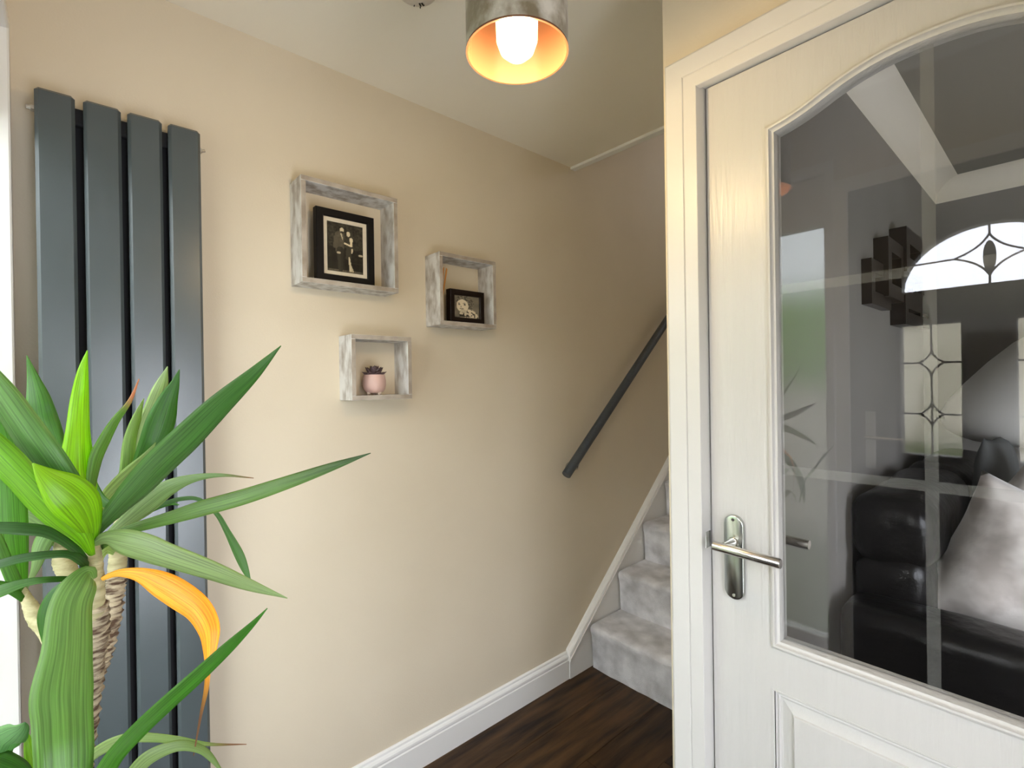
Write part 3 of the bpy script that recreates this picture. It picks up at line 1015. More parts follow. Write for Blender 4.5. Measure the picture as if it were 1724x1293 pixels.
def couple(u, v):
    g = 0.07 + 0.12 * vn(u * 14, v * 20) + (0.16 * vn(u * 26, v * 36) if v > 0.5 else 0)
    if v < 0.28 and not 0.02 > v: g = 0.09 + 0.06 * vn(u * 20, v * 12)
    if v < 0.05: g = 0.25 + 0.15 * vn(u * 30, v * 30)
    if ell(u, v, 0.78, 0.55, 0.16, 0.07): g = 0.16 + 0.1 * vn(u * 25, v * 25)
    if abs(v - 0.21) < 0.006 and u > 0.6: g = 0.2
    if ell(u, v, 0.93, 0.39, 0.07, 0.02): g = 0.7
    # man in a dark suit
    if seg(u, v, 0.34, 0.74, 0.34, 0.45, 0.13, 0.12): g = 0.30 + 0.07 * vn(u * 30, v * 30)
    if seg(u, v, 0.36, 0.45, 0.36, 0.04, 0.10, 0.06): g = 0.22 if u < 0.36 else 0.18
    if seg(u, v, 0.23, 0.70, 0.21, 0.50, 0.05, 0.045): g = 0.34
    if ell(u, v, 0.31, 0.39, 0.055, 0.025): g = 0.72
    if seg(u, v, 0.385, 0.78, 0.43, 0.66, 0.020, 0.008): g = 0.75
    if ell(u, v, 0.405, 0.86, 0.058, 0.052): g = 0.80 if v > 0.84 else 0.55
    if ell(u, v, 0.415, 0.818, 0.048, 0.024): g = 0.16
    # woman
    if ell(u, v, 0.63, 0.80, 0.085, 0.085): g = 0.22
    if seg(u, v, 0.66, 0.80, 0.68, 0.66, 0.05, 0.03): g = 0.25
    if seg(u, v, 0.62, 0.70, 0.58, 0.32, 0.075, 0.08): g = 0.24
    if ell(u, v, 0.585, 0.80, 0.052, 0.052): g = 0.78
    if seg(u, v, 0.66, 0.70, 0.67, 0.57, 0.045, 0.03): g = 0.85
    if seg(u, v, 0.67, 0.56, 0.48, 0.60, 0.026, 0.022): g = 0.85
    if seg(u, v, 0.69, 0.50, 0.685, 0.42, 0.02, 0.015): g = 0.8
    if seg(u, v, 0.60, 0.32, 0.64, 0.05, 0.02, 0.035): g = 0.75
    if seg(u, v, 0.64, 0.16, 0.70, 0.04, 0.015, 0.03): g = 0.7
    return (g, g * 0.93, g * 0.78)
def toddler(u, v):
    g = 0.42 + 0.12 * vn(u * 5, v * 5)
    hair = ell(u, v, 0.40, 0.76, 0.36, 0.26) or ell(u, v, 0.63, 0.62, 0.16, 0.22) or ell(u, v, 0.12, 0.62, 0.10, 0.16)
    if hair: g = 0.20 + 0.38 * vn(u * 22, v * 22)
    # body, patterned shirt
    if ell(u, v, 0.60, 0.05, 0.36, 0.34) : g = 0.85 - (0.55 if vn(u * 16, v * 16) > 0.68 else 0)
    if ell(u, v, 0.36, 0.12, 0.16, 0.20) : g = 0.8 - (0.6 if vn(u * 16 + 3, v * 16) > 0.6 else 0)
    if ell(u, v, 0.33, 0.54, 0.235, 0.29): g = 0.86 - 0.1 * abs(u - 0.33)
    if ell(u, v, 0.36, 0.30, 0.13, 0.07): g = 0.75
    if ell(u, v, 0.42, 0.595, 0.045, 0.030): g = 0.05
    if ell(u, v, 0.20, 0.585, 0.045, 0.026): g = 0.12
    if ell(u, v, 0.40, 0.66, 0.07, 0.014) or ell(u, v, 0.19, 0.645, 0.05, 0.014): g = 0.4
    if ell(u, v, 0.27, 0.50, 0.035, 0.022): g = 0.55
    if ell(u, v, 0.30, 0.405, 0.085, 0.024): g = 0.25
    if ell(u, v, 0.30, 0.412, 0.06, 0.010): g = 0.8
    return (g, g * 0.94, g * 0.82)

def photo_frame(name, label, y0, y1, z0, z1, xb, xf, border, m, fn, mount=None, nu=60, nv=84, group=None):
    t = thing(name, label, 'photo frame', ((xb + xf) / 2, (y0 + y1) / 2, z0), group)
    bm = bmesh.new()
    sweep(bm, rect(y0, y1, z0, z1), [(0, xb), (0, xf - 0.002), (0.002, xf), (border - 0.003, xf), (border, xf - 0.004), (border, xb)], YZ, closed=True)
    obj('frame', bm, m, t)
    obj('back_board', B(xb, xb + 0.003, y0 + 0.003, y1 - 0.003, z0 + 0.003, z1 - 0.003), m, t)
    i = border
    xq = xf - 0.008
    if mount:
        bm = bmesh.new()
        sweep(bm, rect(y0 + i, y1 - i, z0 + i, z1 - i), [(0, xq), (mount, xq), (mount + 0.001, xq - 0.002)], YZ)
        obj('mount_card', bm, M_mount, t)
        i += mount + 0.0005
        xq -= 0.0015
    photo_mesh('photograph', t, y0 + i, y1 - i, z0 + i, z1 - i, xq, fn, nu, nv)
    bm = bmesh.new()       # prop strut behind
    box(bm, xb - 0.012, xb, (y0 + y1) / 2 - 0.015, (y0 + y1) / 2 + 0.015, z0, z0 + (z1 - z0) * 0.6)
    obj('prop', bm, m, t)
    return t
photo_frame('photo_frame', 'black framed portrait of an embracing couple standing in the largest box shelf', 0.5555, 0.7425, 1.6976, 1.921, 0.050, 0.075, 0.0235, M_black, couple, mount=0.0115, nu=64, nv=96)
photo_frame('photo_frame', 'small square dark brown frame with a curly haired toddler photo', 1.036, 1.193, 1.6046, 1.727, 0.050, 0.078, 0.0205, M_brownblack, toddler, nu=64, nv=52)

# reed diffuser in the middle shelf
df = thing('reed_diffuser', 'small glass reed diffuser bottle with orange reeds beside the toddler photo', 'diffuser', (0.045, 1.008, 1.6045))
obj('bottle', LA((0.042, 1.010, 1.6045), [(0, 0.0), (0.012, 0.0), (0.0135, 0.003), (0.0135, 0.05), (0.010, 0.06), (0.006, 0.064), (0.006, 0.075), (0.0045, 0.075), (0.0045, 0.063), (0.0115, 0.05), (0.0115, 0.004), (0, 0.003)], 24), M_oil, df, smooth=True, auto=True)
obj('scented_oil', LA((0.042, 1.010, 1.609), [(0, 0), (0.0108, 0), (0.0108, 0.022), (0, 0.022)], 20), mat('amber_oil', (0.32, 0.20, 0.05, 1), 0.2), df)
for dx, dy in ((0.004, 0.028), (-0.004, 0.036), (0.010, 0.012), (-0.008, 0.020), (0.002, 0.006)):
    obj('reed', T([(0.042 - dx * 0.15, 1.012 - dy * 0.12, 1.611), (0.042 + dx, 1.014 + dy, 1.611 + 0.195)], 0.0018, 6), M_reed, df)

# succulent in the small shelf
sp = thing('succulent_pot', 'dark plum succulent in a pale pink footed pot on the smallest shelf', 'succulent', (0.052, 0.746, 1.3455))
SPC = Vector((0.052, 0.746, 1.3455))
obj('pot', LA(SPC, [(0, 0.006), (0.016, 0.006), (0.027, 0.010), (0.0345, 0.020), (0.0375, 0.034), (0.0370, 0.048), (0.0345, 0.062), (0.0335, 0.067), (0.0315, 0.067), (0.0325, 0.060), (0.0335, 0.045), (0.030, 0.02), (0, 0.015)], 40), M_pot, sp, smooth=True, auto=True)
obj('soil', LA(SPC, [(0, 0.062), (0.0325, 0.061)], 24), M_soil, sp)
for a in (0.5, 2.6, 4.7):
    bm = bmesh.new()
    bmesh.ops.create_icosphere(bm, subdivisions=2, radius=0.0075)
    for v in bm.verts:
        v.co = SPC + Vector((0.020 * math.cos(a) + v.co.x, 0.020 * math.sin(a) + v.co.y, 0.0075 + v.co.z))
    obj('foot', bm, M_potfoot, sp, smooth=True)
def fleshy(c, az, el, ln, wd):
    bm = bmesh.new()
    bmesh.ops.create_icosphere(bm, subdivisions=2, radius=1)
    d = Vector((math.cos(el) * math.cos(az), math.cos(el) * math.sin(az), math.sin(el)))
    s = Vector((-math.sin(az), math.cos(az), 0))
    n = d.cross(s)
    for v in bm.verts:
        t = (v.co.x + 1) / 2
        w = wd * (math.sin(math.pi * min(1, t * 0.9 + 0.05)) ** 0.7) * (1 - 0.25 * t)
        if t > 0.93: w *= 0.3
        p = c + d * (ln * t) - n * (ln * 0.18 * t * t) * -1 + s * (v.co.y * w) + n * (v.co.z * w * 0.38)
        v.co = p
    return bm
top = SPC + Vector((0, 0, 0.060))
for ring, (n, el, ln, wd) in enumerate(((7, 0.22, 0.045, 0.015), (6, 0.62, 0.043, 0.016), (5, 1.0, 0.036, 0.015), (3, 1.3, 0.030, 0.012))):
    for k in range(n):
        obj('leaf', fleshy(top + Vector((0, 0, 0.002 * ring)), 2 * math.pi * (k + ring * 0.37) / n, el, ln, wd), M_succ, sp, smooth=True)

# ================================================================== PENDANT LAMP
LC = Vector((0.991, 0.541, 1.907))
pn = thing('pendant_lamp', 'pendant lamp with a crushed silver velvet drum shade and glowing bulb', 'lamp', (LC.x, LC.y, 2.4))
SR, SH = 0.0815, 0.20
obj('lamp_shade', LA(LC, [(SR, 0.0), (SR, SH), (SR - 0.0012, SH), (SR - 0.0012, 0.0)], 72, closed=True), M_shade, pn, smooth=True, auto=True)
obj('shade_lining', LA(LC, [(SR - 0.0022, 0.001), (SR - 0.0022, SH - 0.001), (SR - 0.0014, SH - 0.001), (SR - 0.0014, 0.001)], 72, closed=True), M_shadein, pn, smooth=True, auto=True)
obj('rim', LA(LC, [(SR - 0.0028, 0.0022), (SR - 0.0028, -0.0008), (SR + 0.0004, -0.0008), (SR + 0.0004, 0.0022)], 72, closed=True), M_shadein, pn, smooth=True, auto=True)
bm = bmesh.new()
for k in range(3):
    a = 2 * math.pi * k / 3 + 0.4
    tube(bm, [LC + Vector((0.018 * math.cos(a), 0.018 * math.sin(a), SH - 0.03)), LC + Vector(((SR - 0.002) * math.cos(a), (SR - 0.002) * math.sin(a), SH - 0.004))], 0.0014, 6)
obj('shade_spider', bm, M_flexw, pn)
obj('bulb_holder', LA(LC, [(0, 0.17), (0.018, 0.17), (0.020, 0.175), (0.018, 0.21), (0.012, 0.235), (0, 0.235)], 24), M_flexw, pn, smooth=True, auto=True)
obj('bulb', LA(LC, [(0, -0.010), (0.016, -0.007), (0.027, 0.003), (0.033, 0.02), (0.034, 0.055), (0.030, 0.10), (0.018, 0.13), (0.013, 0.15), (0.013, 0.17), (0, 0.17)], 32), M_bulb, pn, smooth=True)
obj('flex', T([(LC.x, LC.y, LC.z + 0.23), (LC.x, LC.y, 2.37)], 0.003, 10), M_flexw, pn)
obj('ceiling_rose', LA((LC.x, LC.y, 2.36), [(0, 0), (0.012, 0.0), (0.035, 0.015), (0.045, 0.03), (0.046, 0.04), (0, 0.04)], 32), M_flexw, pn, smooth=True, auto=True)
# bulb light (the lamp's own light)
pl_ = bpy.data.lights.new('bulb_light', 'POINT')
pl_.energy = 6.5
pl_.color = (1.0, 0.73, 0.38)
pl_.shadow_soft_size = 0.025
po = bpy.data.objects.new('bulb_light', pl_)
COL.objects.link(po)
po.parent = pn
po.location = Vector((LC.x, LC.y, LC.z - 0.040)) - ORIG[pn]

# smoke detector
DC = Vector((0.487, 0.664, 2.4))
sd = thing('smoke_detector', 'round white smoke detector on the ceiling beside the lamp', 'smoke detector', DC)
obj('base', LA(DC, [(0, 0), (0.058, 0), (0.058, -0.008), (0, -0.008)], 48), M_plastic, sd, smooth=True, auto=True)
obj('cover', LA(DC, [(0.056, -0.008), (0.056, -0.022), (0.050, -0.031), (0.036, -0.036), (0, -0.037)], 48), M_plastic, sd, smooth=True)
for (a, r0, r1, w) in ((2.35, 0.030, 0.042, 0.002), (2.15, 0.030, 0.042, 0.002), (2.75, 0.040, 0.046, 0.001), (2.42, 0.049, 0.053, 0.001)):
    bm = bmesh.new()
    d = Vector((math.cos(a), math.sin(a), 0)); s = Vector((-math.sin(a), math.cos(a), 0))
    zz = [-0.0375 + max(0, (r - 0.034)) * 0.30 for r in (r0, r1)]
    vs = []
    for r, z in ((r0, zz[0]), (r1, zz[1])):
        for sg in (-1, 1):
            vs.append(bm.verts.new(DC + d * r + s * (w * sg) + Vector((0, 0, z - 0.0012))))
            vs.append(bm.verts.new(DC + d * r + s * (w * sg) + Vector((0, 0, z + 0.004))))
    bmesh.ops.convex_hull(bm, input=bm.verts)
    obj('vent_slot', bm, M_dark, sd)

# ================================================================== YUCCA
GREEN = (0.15, 0.27, 0.075)
DKG = (0.06, 0.20, 0.02)
LIME = (0.36, 0.62, 0.010)
PALE = (0.42, 0.54, 0.20)
SAGE = (0.28, 0.38, 0.16)
ORANGE = (0.85, 0.42, 0.01)
YEL = (0.90, 0.62, 0.10)
BROWN = (0.22, 0.11, 0.05)
YB = Vector((0.735, 0.045, 0.0))
yu = thing('yucca_plant', 'tall green yucca with several rosettes and one orange dying leaf', 'plant', YB)
def pt(u, v, t):
    return CAM + (ROT @ Vector((u - 862, -(v - 646.5), -FPX))) * (t / FPX)
def crom(P, n):
    """Catmull-Rom through rows of floats"""
    P = [np.array(p, float) for p in P]
    P = [2 * P[0] - P[1]] + P + [2 * P[-1] - P[-2]]
    out = []
    for i in range(1, len(P) - 2):
        for k in range(n):
            t = k / n
            out.append(0.5 * ((2 * P[i]) + (-P[i - 1] + P[i + 1]) * t + (2 * P[i - 1] - 5 * P[i] + 4 * P[i + 1] - P[i + 2]) * t * t + (-P[i - 1] + 3 * P[i] - 3 * P[i + 1] + P[i + 2]) * t ** 3))
    out.append(P[-2])
    return out
def leaf(pts, c0, c1=None, tip=None, roll=0.0, fold=0.25, label=None):
    """pts: (u, v, width, t) from base to tip -> a folded strap leaf in real 3-D"""
    c1 = c1 or c0
    pw = crom(pts, 5)
    ctr = [pt(p[0], p[1], p[3]) for p in pw]
    # arc length
    s = [0.0]
    for a, b in zip(ctr[:-1], ctr[1:]):
        s.append(s[-1] + (b - a).length)
    tot = s[-1]
    bm = bmesh.new()
    uvl = bm.loops.layers.uv.new('UVMap')
    cl = bm.loops.layers.float_color.new('Col')
    NW = 6
    rows = []
    for i, (p, c) in enumerate(zip(pw, ctr)):
        d = (ctr[min(i + 1, len(ctr) - 1)] - ctr[max(i - 1, 0)]).normalized()
        view = (c - CAM).normalized()
        side = d.cross(view)
        if side.length < 1e-3: side = Vector((0, 0, 1))
        side.normalize()
        side = Matrix.Rotation(roll, 3, d) @ side
        nrm = side.cross(d).normalized()
        hw = max(0.0004, abs(p[2]) * p[3] / FPX / 2 / max(0.35, math.cos(roll)))
        row = []
        for k in range(NW + 1):
            q = 2 * k / NW - 1
            row.append((bm.verts.new(c + side * (hw * q) + nrm * (hw * fold * (abs(q) ** 1.4 - 0.4))), k / NW, s[i] / 0.3))
        rows.append(row)
    for i in range(len(rows) - 1):
        for k in range(NW):
            q = [rows[i][k], rows[i][k + 1], rows[i + 1][k + 1], rows[i + 1][k]]
            f = bm.faces.new([x[0] for x in q])
            for l, x, si in zip(f.loops, q, (i, i, i + 1, i + 1)):
                l[uvl].uv = (x[1], x[2])
                t = s[si] / tot
                col = [c0[j] + (c1[j] - c0[j]) * t for j in range(3)]
                if tip is not None:
                    w = max(0.0, min(1.0, (t - tip[1]) / max(1e-3, tip[2] - tip[1])))
                    col = [col[j] * (1 - w) + tip[0][j] * w for j in range(3)]
                e = 1.12 if x[1] in (0.0, 1.0) else 1.0
                l[cl] = (min(1, col[0] * e), min(1, col[1] * e), min(1, col[2]), 1)
    o = obj('leaf', bm, M_leaf, yu, smooth=True)
    md = o.modifiers.new('thickness', 'SOLIDIFY')
    md.thickness = 0.0006
    md.offset = 0
    if label: o['label'] = label
    return o

# crown A (front, centre)
leaf([(158, 915, 8, .63), (166, 893, 16, .62), (197, 857, 30, .61), (232, 821, 43, .60), (269, 782, 47, .59), (315, 738, 46, .58), (371, 682, 37, .575), (427, 630, 21, .57), (473, 582, 1, .57)], (0.10, .21, .06), (0.06, .17, .03), roll=0.35, fold=0.35)
leaf([(170, 922, 8, .64), (200, 898, 13, .63), (223, 889, 16, .625), (282, 872, 21, .61), (335, 856, 26, .60), (408, 836, 26, .59), (482, 812, 22, .58), (557, 786, 14, .575), (624, 763, 1, .57)], (0.17, .30, .07), GREEN, tip=((.03, .08, .02), .7, 1), roll=-0.5)
leaf([(156, 918, 6, .63), (178, 908, 24, .60), (208, 913, 40, .575), (245, 923, 42, .56), (282, 936, 37, .55), (353, 960, 29, .54), (419, 985, 18, .53), (484, 1007, 1, .53)], SAGE, SAGE, roll=0.3, fold=0.3)
leaf([(165, 925, 8, .66), (189, 897, 16, .67), (219, 871, 25, .67), (247, 847, 34, .67), (282, 822, 27, .67), (323, 806, 14, .67), (371, 800, 6, .67), (427, 805, 1, .67)], SAGE, GREEN, tip=(BROWN, .8, 1), roll=-0.3)
leaf([(150, 905, 18, .635), (140, 860, 36, .64), (134, 816, 48, .64), (131, 783, 46, .645), (132, 727, 32, .65), (135, 671, 24, .66), (140, 625, 14, .66), (147, 590, 1, .665)], LIME, (.24, .50, .01), roll=0.15, fold=0.5)
leaf([(150, 840, 10, .645), (161, 777, 18, .655), (176, 742, 17, .66), (195, 708, 12, .665), (219, 675, 6, .67), (234, 638, 1, .675)], (.16, .34, .05), (.20, .34, .08), tip=((.55, .30, .16), .72, .85), roll=0.6)
leaf([(140, 850, 10, .66), (105, 795, 22, .67), (86, 746, 36, .68), (71, 708, 41, .69), (64, 671, 31, .69), (55, 634, 15, .70), (45, 598, 1, .70)], DKG, (.07, .20, .03), roll=-0.2)
leaf([(152, 900, 10, .62), (145, 870, 22, .61), (120, 832, 38, .60), (90, 792, 46, .59), (60, 750, 47, .58), (30, 707, 44, .575), (0, 664, 40, .57), (-40, 608, 24, .565), (-75, 560, 1, .565)], (.08, .22, .05), GREEN, roll=-0.5, fold=0.35)
leaf([(155, 935, 8, .62), (137, 905, 28, .60), (111, 879, 44, .585), (74, 845, 46, .57), (37, 806, 44, .56), (0, 768, 44, .555), (-60, 705, 28, .55), (-100, 660, 1, .55)], (.22, .46, .01), (.10, .28, .02), roll=-0.4, fold=0.4)
leaf([(155, 918, 10, .625), (152, 888, 34, .60), (136, 852, 62, .58), (110, 826, 60, .565), (82, 804, 34, .555), (55, 780, 2, .55)], (.22, .44, .01), (.24, .46, .01), roll=0.2, fold=0.3)
leaf([(148, 945, 8, .62), (130, 926, 12, .60), (102, 906, 14, .58), (74, 893, 18, .565), (37, 889, 20, .55), (0, 887, 18, .54), (-55, 885, 12, .53), (-110, 900, 1, .53)], (.05, .13, .03), (.08, .18, .06), roll=0.7)
leaf([(152, 958, 9, .62), (134, 940, 14, .60), (111, 932, 12, .585), (74, 934, 13, .57), (37, 939, 14, .56), (0, 949, 14, .55), (-50, 966, 9, .54), (-95, 990, 1, .535)], (.05, .13, .03), (.07, .17, .05), roll=0.7)
leaf([(155, 982, 6, .62), (115, 975, 9, .60), (74, 976, 10, .58), (37, 982, 14, .57), (0, 995, 19, .56), (-50, 1015, 16, .55), (-90, 1035, 1, .545)], (.08, .2, .04), (.10, .24, .05), roll=0.5)
leaf([(156, 975, 12, .61), (148, 965, 26, .595), (135, 985, 50, .575), (119, 1023, 58, .56), (114, 1091, 66, .54), (106, 1159, 81, .52), (107, 1204, 78, .51), (109, 1249, 77, .50), (111, 1292, 74, .495), (114, 1370, 55, .49), (116, 1450, 1, .488)], (.20, .33, .10), (.12, .28, .05), roll=-0.15, fold=0.18)
leaf([(168, 980, 4, .62), (176, 973, 7, .62), (201, 965, 12, .615), (234, 968, 22, .61), (268, 983, 38, .60), (301, 1002, 42, .59), (333, 1026, 38, .58), (351, 1058, 32, .57), (353, 1094, 20, .565), (350, 1128, 9, .56), (347, 1161, 7, .56), (338, 1205, 4, .56), (326, 1272, 1, .56)],
     YEL, ORANGE, tip=(BROWN, .66, .86), roll=0.25, fold=0.3, label='orange and yellow dying leaf with a brown tip')
leaf([(120, 1420, 16, .50), (150, 1345, 26, .50), (180, 1295, 29, .50), (201, 1265, 28, .50), (241, 1223, 27, .495), (285, 1182, 26, .49), (335, 1137, 24, .49), (385, 1090, 19, .485), (425, 1051, 9, .48), (450, 1024, 1, .48)], (.10, .30, .03), (.05, .18, .02), roll=0.3, fold=0.4)
leaf([(110, 1330, 10, .60), (147, 1281, 15, .60), (177, 1258, 18, .60), (214, 1243, 15, .60), (254, 1242, 13, .60), (301, 1246, 10, .60), (352, 1253, 5, .60), (415, 1253, 1, .60)], (.30, .40, .16), (.20, .32, .06), tip=(BROWN, .78, .92), roll=0.3)
leaf([(190, 1350, 16, .56), (231, 1293, 23, .56), (261, 1269, 21, .56), (301, 1255, 16, .56), (335, 1260, 12, .56), (355, 1275, 9, .56), (378, 1305, 1, .56)], (.26, .36, .13), (.18, .28, .08), roll=-0.3)
# crown B (behind, right)
leaf([(200, 872, 10, .73), (216, 832, 18, .735), (245, 773, 32, .74), (258, 746, 39, .74), (272, 708, 41, .745), (284, 671, 27, .75), (294, 647, 14, .75), (302, 622, 1, .75)], DKG, (.05, .17, .02), roll=0.2)
leaf([(198, 875, 8, .75), (212, 825, 14, .755), (232, 768, 18, .76), (241, 727, 22, .765), (256, 690, 25, .77), (270, 653, 21, .77), (282, 617, 1, .775)], PALE, SAGE, roll=-0.3)
leaf([(195, 880, 8, .74), (208, 832, 20, .745), (216, 792, 23, .75), (220, 746, 21, .755), (229, 708, 14, .76), (242, 671, 1, .765)], (.30, .44, .15), (.28, .40, .14), roll=0.3)
leaf([(170, 860, 6, .70), (180, 838, 20, .71), (200, 816, 24, .72), (222, 795, 24, .73), (245, 770, 14, .735), (262, 745, 1, .74)], (.30, .40, .13), (.26, .38, .12), roll=0.2)
leaf([(190, 915, 5, .74), (240, 866, 6, .75), (275, 849, 7, .76), (305, 840, 7, .765), (335, 841, 6, .77), (364, 864, 7, .77), (382, 894, 9, .77), (401, 931, 14, .77), (412, 957, 11, .77), (423, 983, 1, .77)], (.06, .14, .04), (.10, .24, .06), roll=0.2)
leaf([(190, 905, 6, .76), (235, 870, 8, .77), (262, 855, 9, .78), (285, 848, 7, .785), (302, 850, 1, .79)], (.05, .13, .03), DKG, roll=0.4)
leaf([(150, 800, 10, .69), (165, 835, 14, .68), (182, 850, 12, .675), (192, 852, 1, .67)], DKG, DKG, roll=0.5)
leaf([(195, 930, 10, .73), (180, 925, 14, .70), (168, 938, 12, .68), (166, 962, 8, .67), (164, 985, 1, .665)], SAGE, PALE, roll=0.2)
# crown C (left, behind)
leaf([(40, 1005, 6, .70), (33, 972, 22, .70), (25, 930, 36, .695), (20, 880, 42, .69), (17, 825, 40, .69), (10, 770, 34, .69), (0, 720, 20, .69), (-12, 680, 1, .69)], (.16, .36, .05), (.12, .30, .07), roll=0.3)
leaf([(45, 1015, 8, .69), (30, 990, 18, .68), (14, 955, 18, .67), (-4, 910, 16, .66), (-30, 850, 10, .655), (-50, 800, 1, .65)], (.10, .26, .04), GREEN, roll=0.3)
leaf([(98, 935, 4, .72), (92, 900, 16, .71), (78, 905, 26, .70), (68, 925, 23, .695), (62, 950, 14, .69), (54, 970, 8, .69), (46, 992, 1, .69)], (.16, .34, .09), SAGE, roll=0.2)
leaf([(110, 940, 8, .72), (85, 893, 18, .72), (60, 872, 18, .72), (38, 862, 14, .72), (10, 850, 1, .72)], (.18, .36, .07), SAGE, roll=0.3)
leaf([(105, 935, 8, .72), (95, 895, 16, .725), (75, 850, 20, .73), (62, 800, 16, .735), (55, 760, 1, .74)], (.20, .36, .08), (.24, .40, .08), roll=0.3)
leaf([(40, 1010, 8, .68), (20, 993, 14, .67), (-5, 985, 15, .66), (-40, 985, 10, .65), (-70, 1000, 1, .65)], DKG, DKG, roll=0.3)
leaf([(140, 975, 8, .64), (112, 985, 16, .64), (92, 1005, 24, .635), (80, 1035, 27, .63), (79, 1068, 18, .63), (80, 1105, 1, .63)], (.04, .15, .02), (.06, .2, .02), roll=0.3)
# low crown D (bottom left)
leaf([(20, 1400, 30, .55), (-15, 1300, 56, .54), (0, 1257, 52, .53), (18, 1240, 44, .52), (33, 1228, 24, .515), (42, 1216, 1, .51)], (.12, .30, .09), (.16, .32, .13), roll=0.3, fold=0.5)
leaf([(60, 1400, 20, .56), (40, 1315, 30, .55), (5, 1290, 40, .53), (-30, 1282, 30, .52), (-70, 1290, 1, .51)], (.04, .17, .02), DKG, roll=0.2)
leaf([(70, 1400, 14, .57), (64, 1330, 20, .57), (56, 1285, 19, .57), (49, 1258, 13, .57), (43, 1226, 1, .57)], LIME, (.20, .38, .03), roll=0.3)
leaf([(78, 1400, 10, .60), (62, 1330, 12, .60), (55, 1262, 12, .60), (62, 1235, 15, .60), (74, 1214, 10, .60), (86, 1200, 1, .60)], (.14, .36, .03), GREEN, roll=0.2)
leaf([(75, 1400, 8, .60), (76, 1320, 9, .60), (74, 1290, 7, .60), (76, 1262, 1, .60)], PALE, PALE, roll=0.2)

# trunks, with leaf-scar rings
def trunk(pts, m, ridges=True, seed=0):
    pw = crom([tuple(pt(u, v, t)) + (w * t / FPX / 2,) for u, v, w, t in pts], 14)
    rr = random.Random(seed)
    C = [Vector(p[:3]) for p in pw]
    rad = []
    for i, p in enumerate(pw):
        ph = (i % 3)
        rad.append(p[3] * ((1.13, 0.86, 0.98)[ph] if ridges else 1.0) * rr.uniform(0.96, 1.04))
    bm = bmesh.new()
    tube(bm, C, rad, 18)
    for v in bm.verts:
        v.co += Vector((rr.uniform(-1, 1), rr.uniform(-1, 1), rr.uniform(-1, 1))) * (0.0010 if ridges else 0.0003)
    return obj('trunk', bm, m, yu, smooth=True)
trunk([(156, 1040, 33, .62), (158, 985, 30, .62), (156, 930, 24, .63), (152, 895, 16, .635)], M_trunktop, False, 1)
trunk([(112, 1420, 34, .67), (135, 1300, 30, .66), (150, 1190, 30, .65), (153, 1125, 34, .64), (157, 1070, 40, .63), (160, 1015, 34, .62)], M_trunk, True, 2)
trunk([(150, 1170, 20, .66), (172, 1110, 24, .69), (186, 1050, 27, .71), (193, 995, 28, .72), (197, 965, 27, .73)], M_trunk, True, 3)
trunk([(196, 970, 26, .73), (199, 935, 26, .735), (200, 900, 22, .74), (202, 870, 12, .74)], M_trunktop, False, 4)
trunk([(150, 1100, 22, .68), (122, 985, 26, .70), (108, 950, 30, .71), (102, 925, 20, .715), (98, 900, 8, .72)], M_trunktop, False, 5)
trunk([(135, 1200, 20, .66), (85, 1075, 24, .67), (62, 1040, 26, .68), (46, 1010, 16, .685), (38, 985, 8, .69)], M_trunktop, False, 6)
trunk([(70, 1560, 34, .62), (66, 1440, 30, .60), (64, 1370, 24, .585), (62, 1325, 16, .57)], M_trunktop, False, 7)
# lower stems into the pot
A0 = pt(112, 1420, .67); D0 = pt(70, 1560, .62)
bm = bmesh.new()
def ring_tube(bm, pts, r):
    pw = crom([tuple(p) + (r,) for p in pts], 16)
    tube(bm, [Vector(p[:3]) for p in pw], [p[3] * (1.08, 0.92, 1.0)[i % 3] for i, p in enumerate(pw)], 16)
ring_tube(bm, [A0, A0 * 0.5 + Vector((YB.x, YB.y, 0.30)) * 0.5, Vector((YB.x - 0.01, YB.y, 0.24))], 0.0155)
obj('trunk', bm, M_trunk, yu, smooth=True)
bm = bmesh.new()
ring_tube(bm, [D0, D0 * 0.5 + Vector((YB.x + 0.04, YB.y + 0.01, 0.30)) * 0.5, Vector((YB.x + 0.03, YB.y + 0.01, 0.24))], 0.0130)
obj('trunk', bm, M_trunk, yu, smooth=True)
obj('planter', LA(YB, [(0, 0), (0.092, 0), (0.095, 0.004), (0.118, 0.27), (0.122, 0.275), (0.122, 0.29), (0.112, 0.29), (0.110, 0.26), (0.10, 0.05), (0, 0.04)], 48), M_plantpot, yu, smooth=True, auto=True)
obj('soil', LA(YB, [(0, 0.252), (0.05, 0.250), (0.108, 0.245)], 32), M_soil, yu, smooth=True)

# ================================================================== LIVING ROOM THINGS
# sofa along the partition wall
so = thing('sofa', 'black leather reclining sofa against the living room wall behind the glass', 'sofa', (1.6, 2.6, 0))
def puff(x0, x1, y0, y1, z0, z1, r=0.06, seg=5, wob=0.008, seed=0):
    bm = bmesh.new()
    bmesh.ops.create_cube(bm, size=1)
    for v in bm.verts:
        v.co = Vector(((x0 + x1) / 2 + v.co.x * (x1 - x0), (y0 + y1) / 2 + v.co.y * (y1 - y0), (z0 + z1) / 2 + v.co.z * (z1 - z0)))
    bmesh.ops.bevel(bm, geom=list(bm.edges), offset=r, segments=seg, affect='EDGES', profile=0.5)
    bmesh.ops.subdivide_edges(bm, edges=[e for e in bm.edges if e.calc_length() > 0.12], cuts=3, use_grid_fill=True)
    for v in bm.verts:
        q = v.co
        v.co = q + Vector((math.sin(q.y * 31 + seed), math.sin(q.x * 27 + q.z * 9 + seed), math.sin(q.y * 23 + q.x * 17 + seed))) * wob
    return bm
obj('base', puff(1.125, 1.98, 1.70, 3.40, 0.06, 0.42, 0.03, 3, 0.002), M_leather, so, smooth=True)
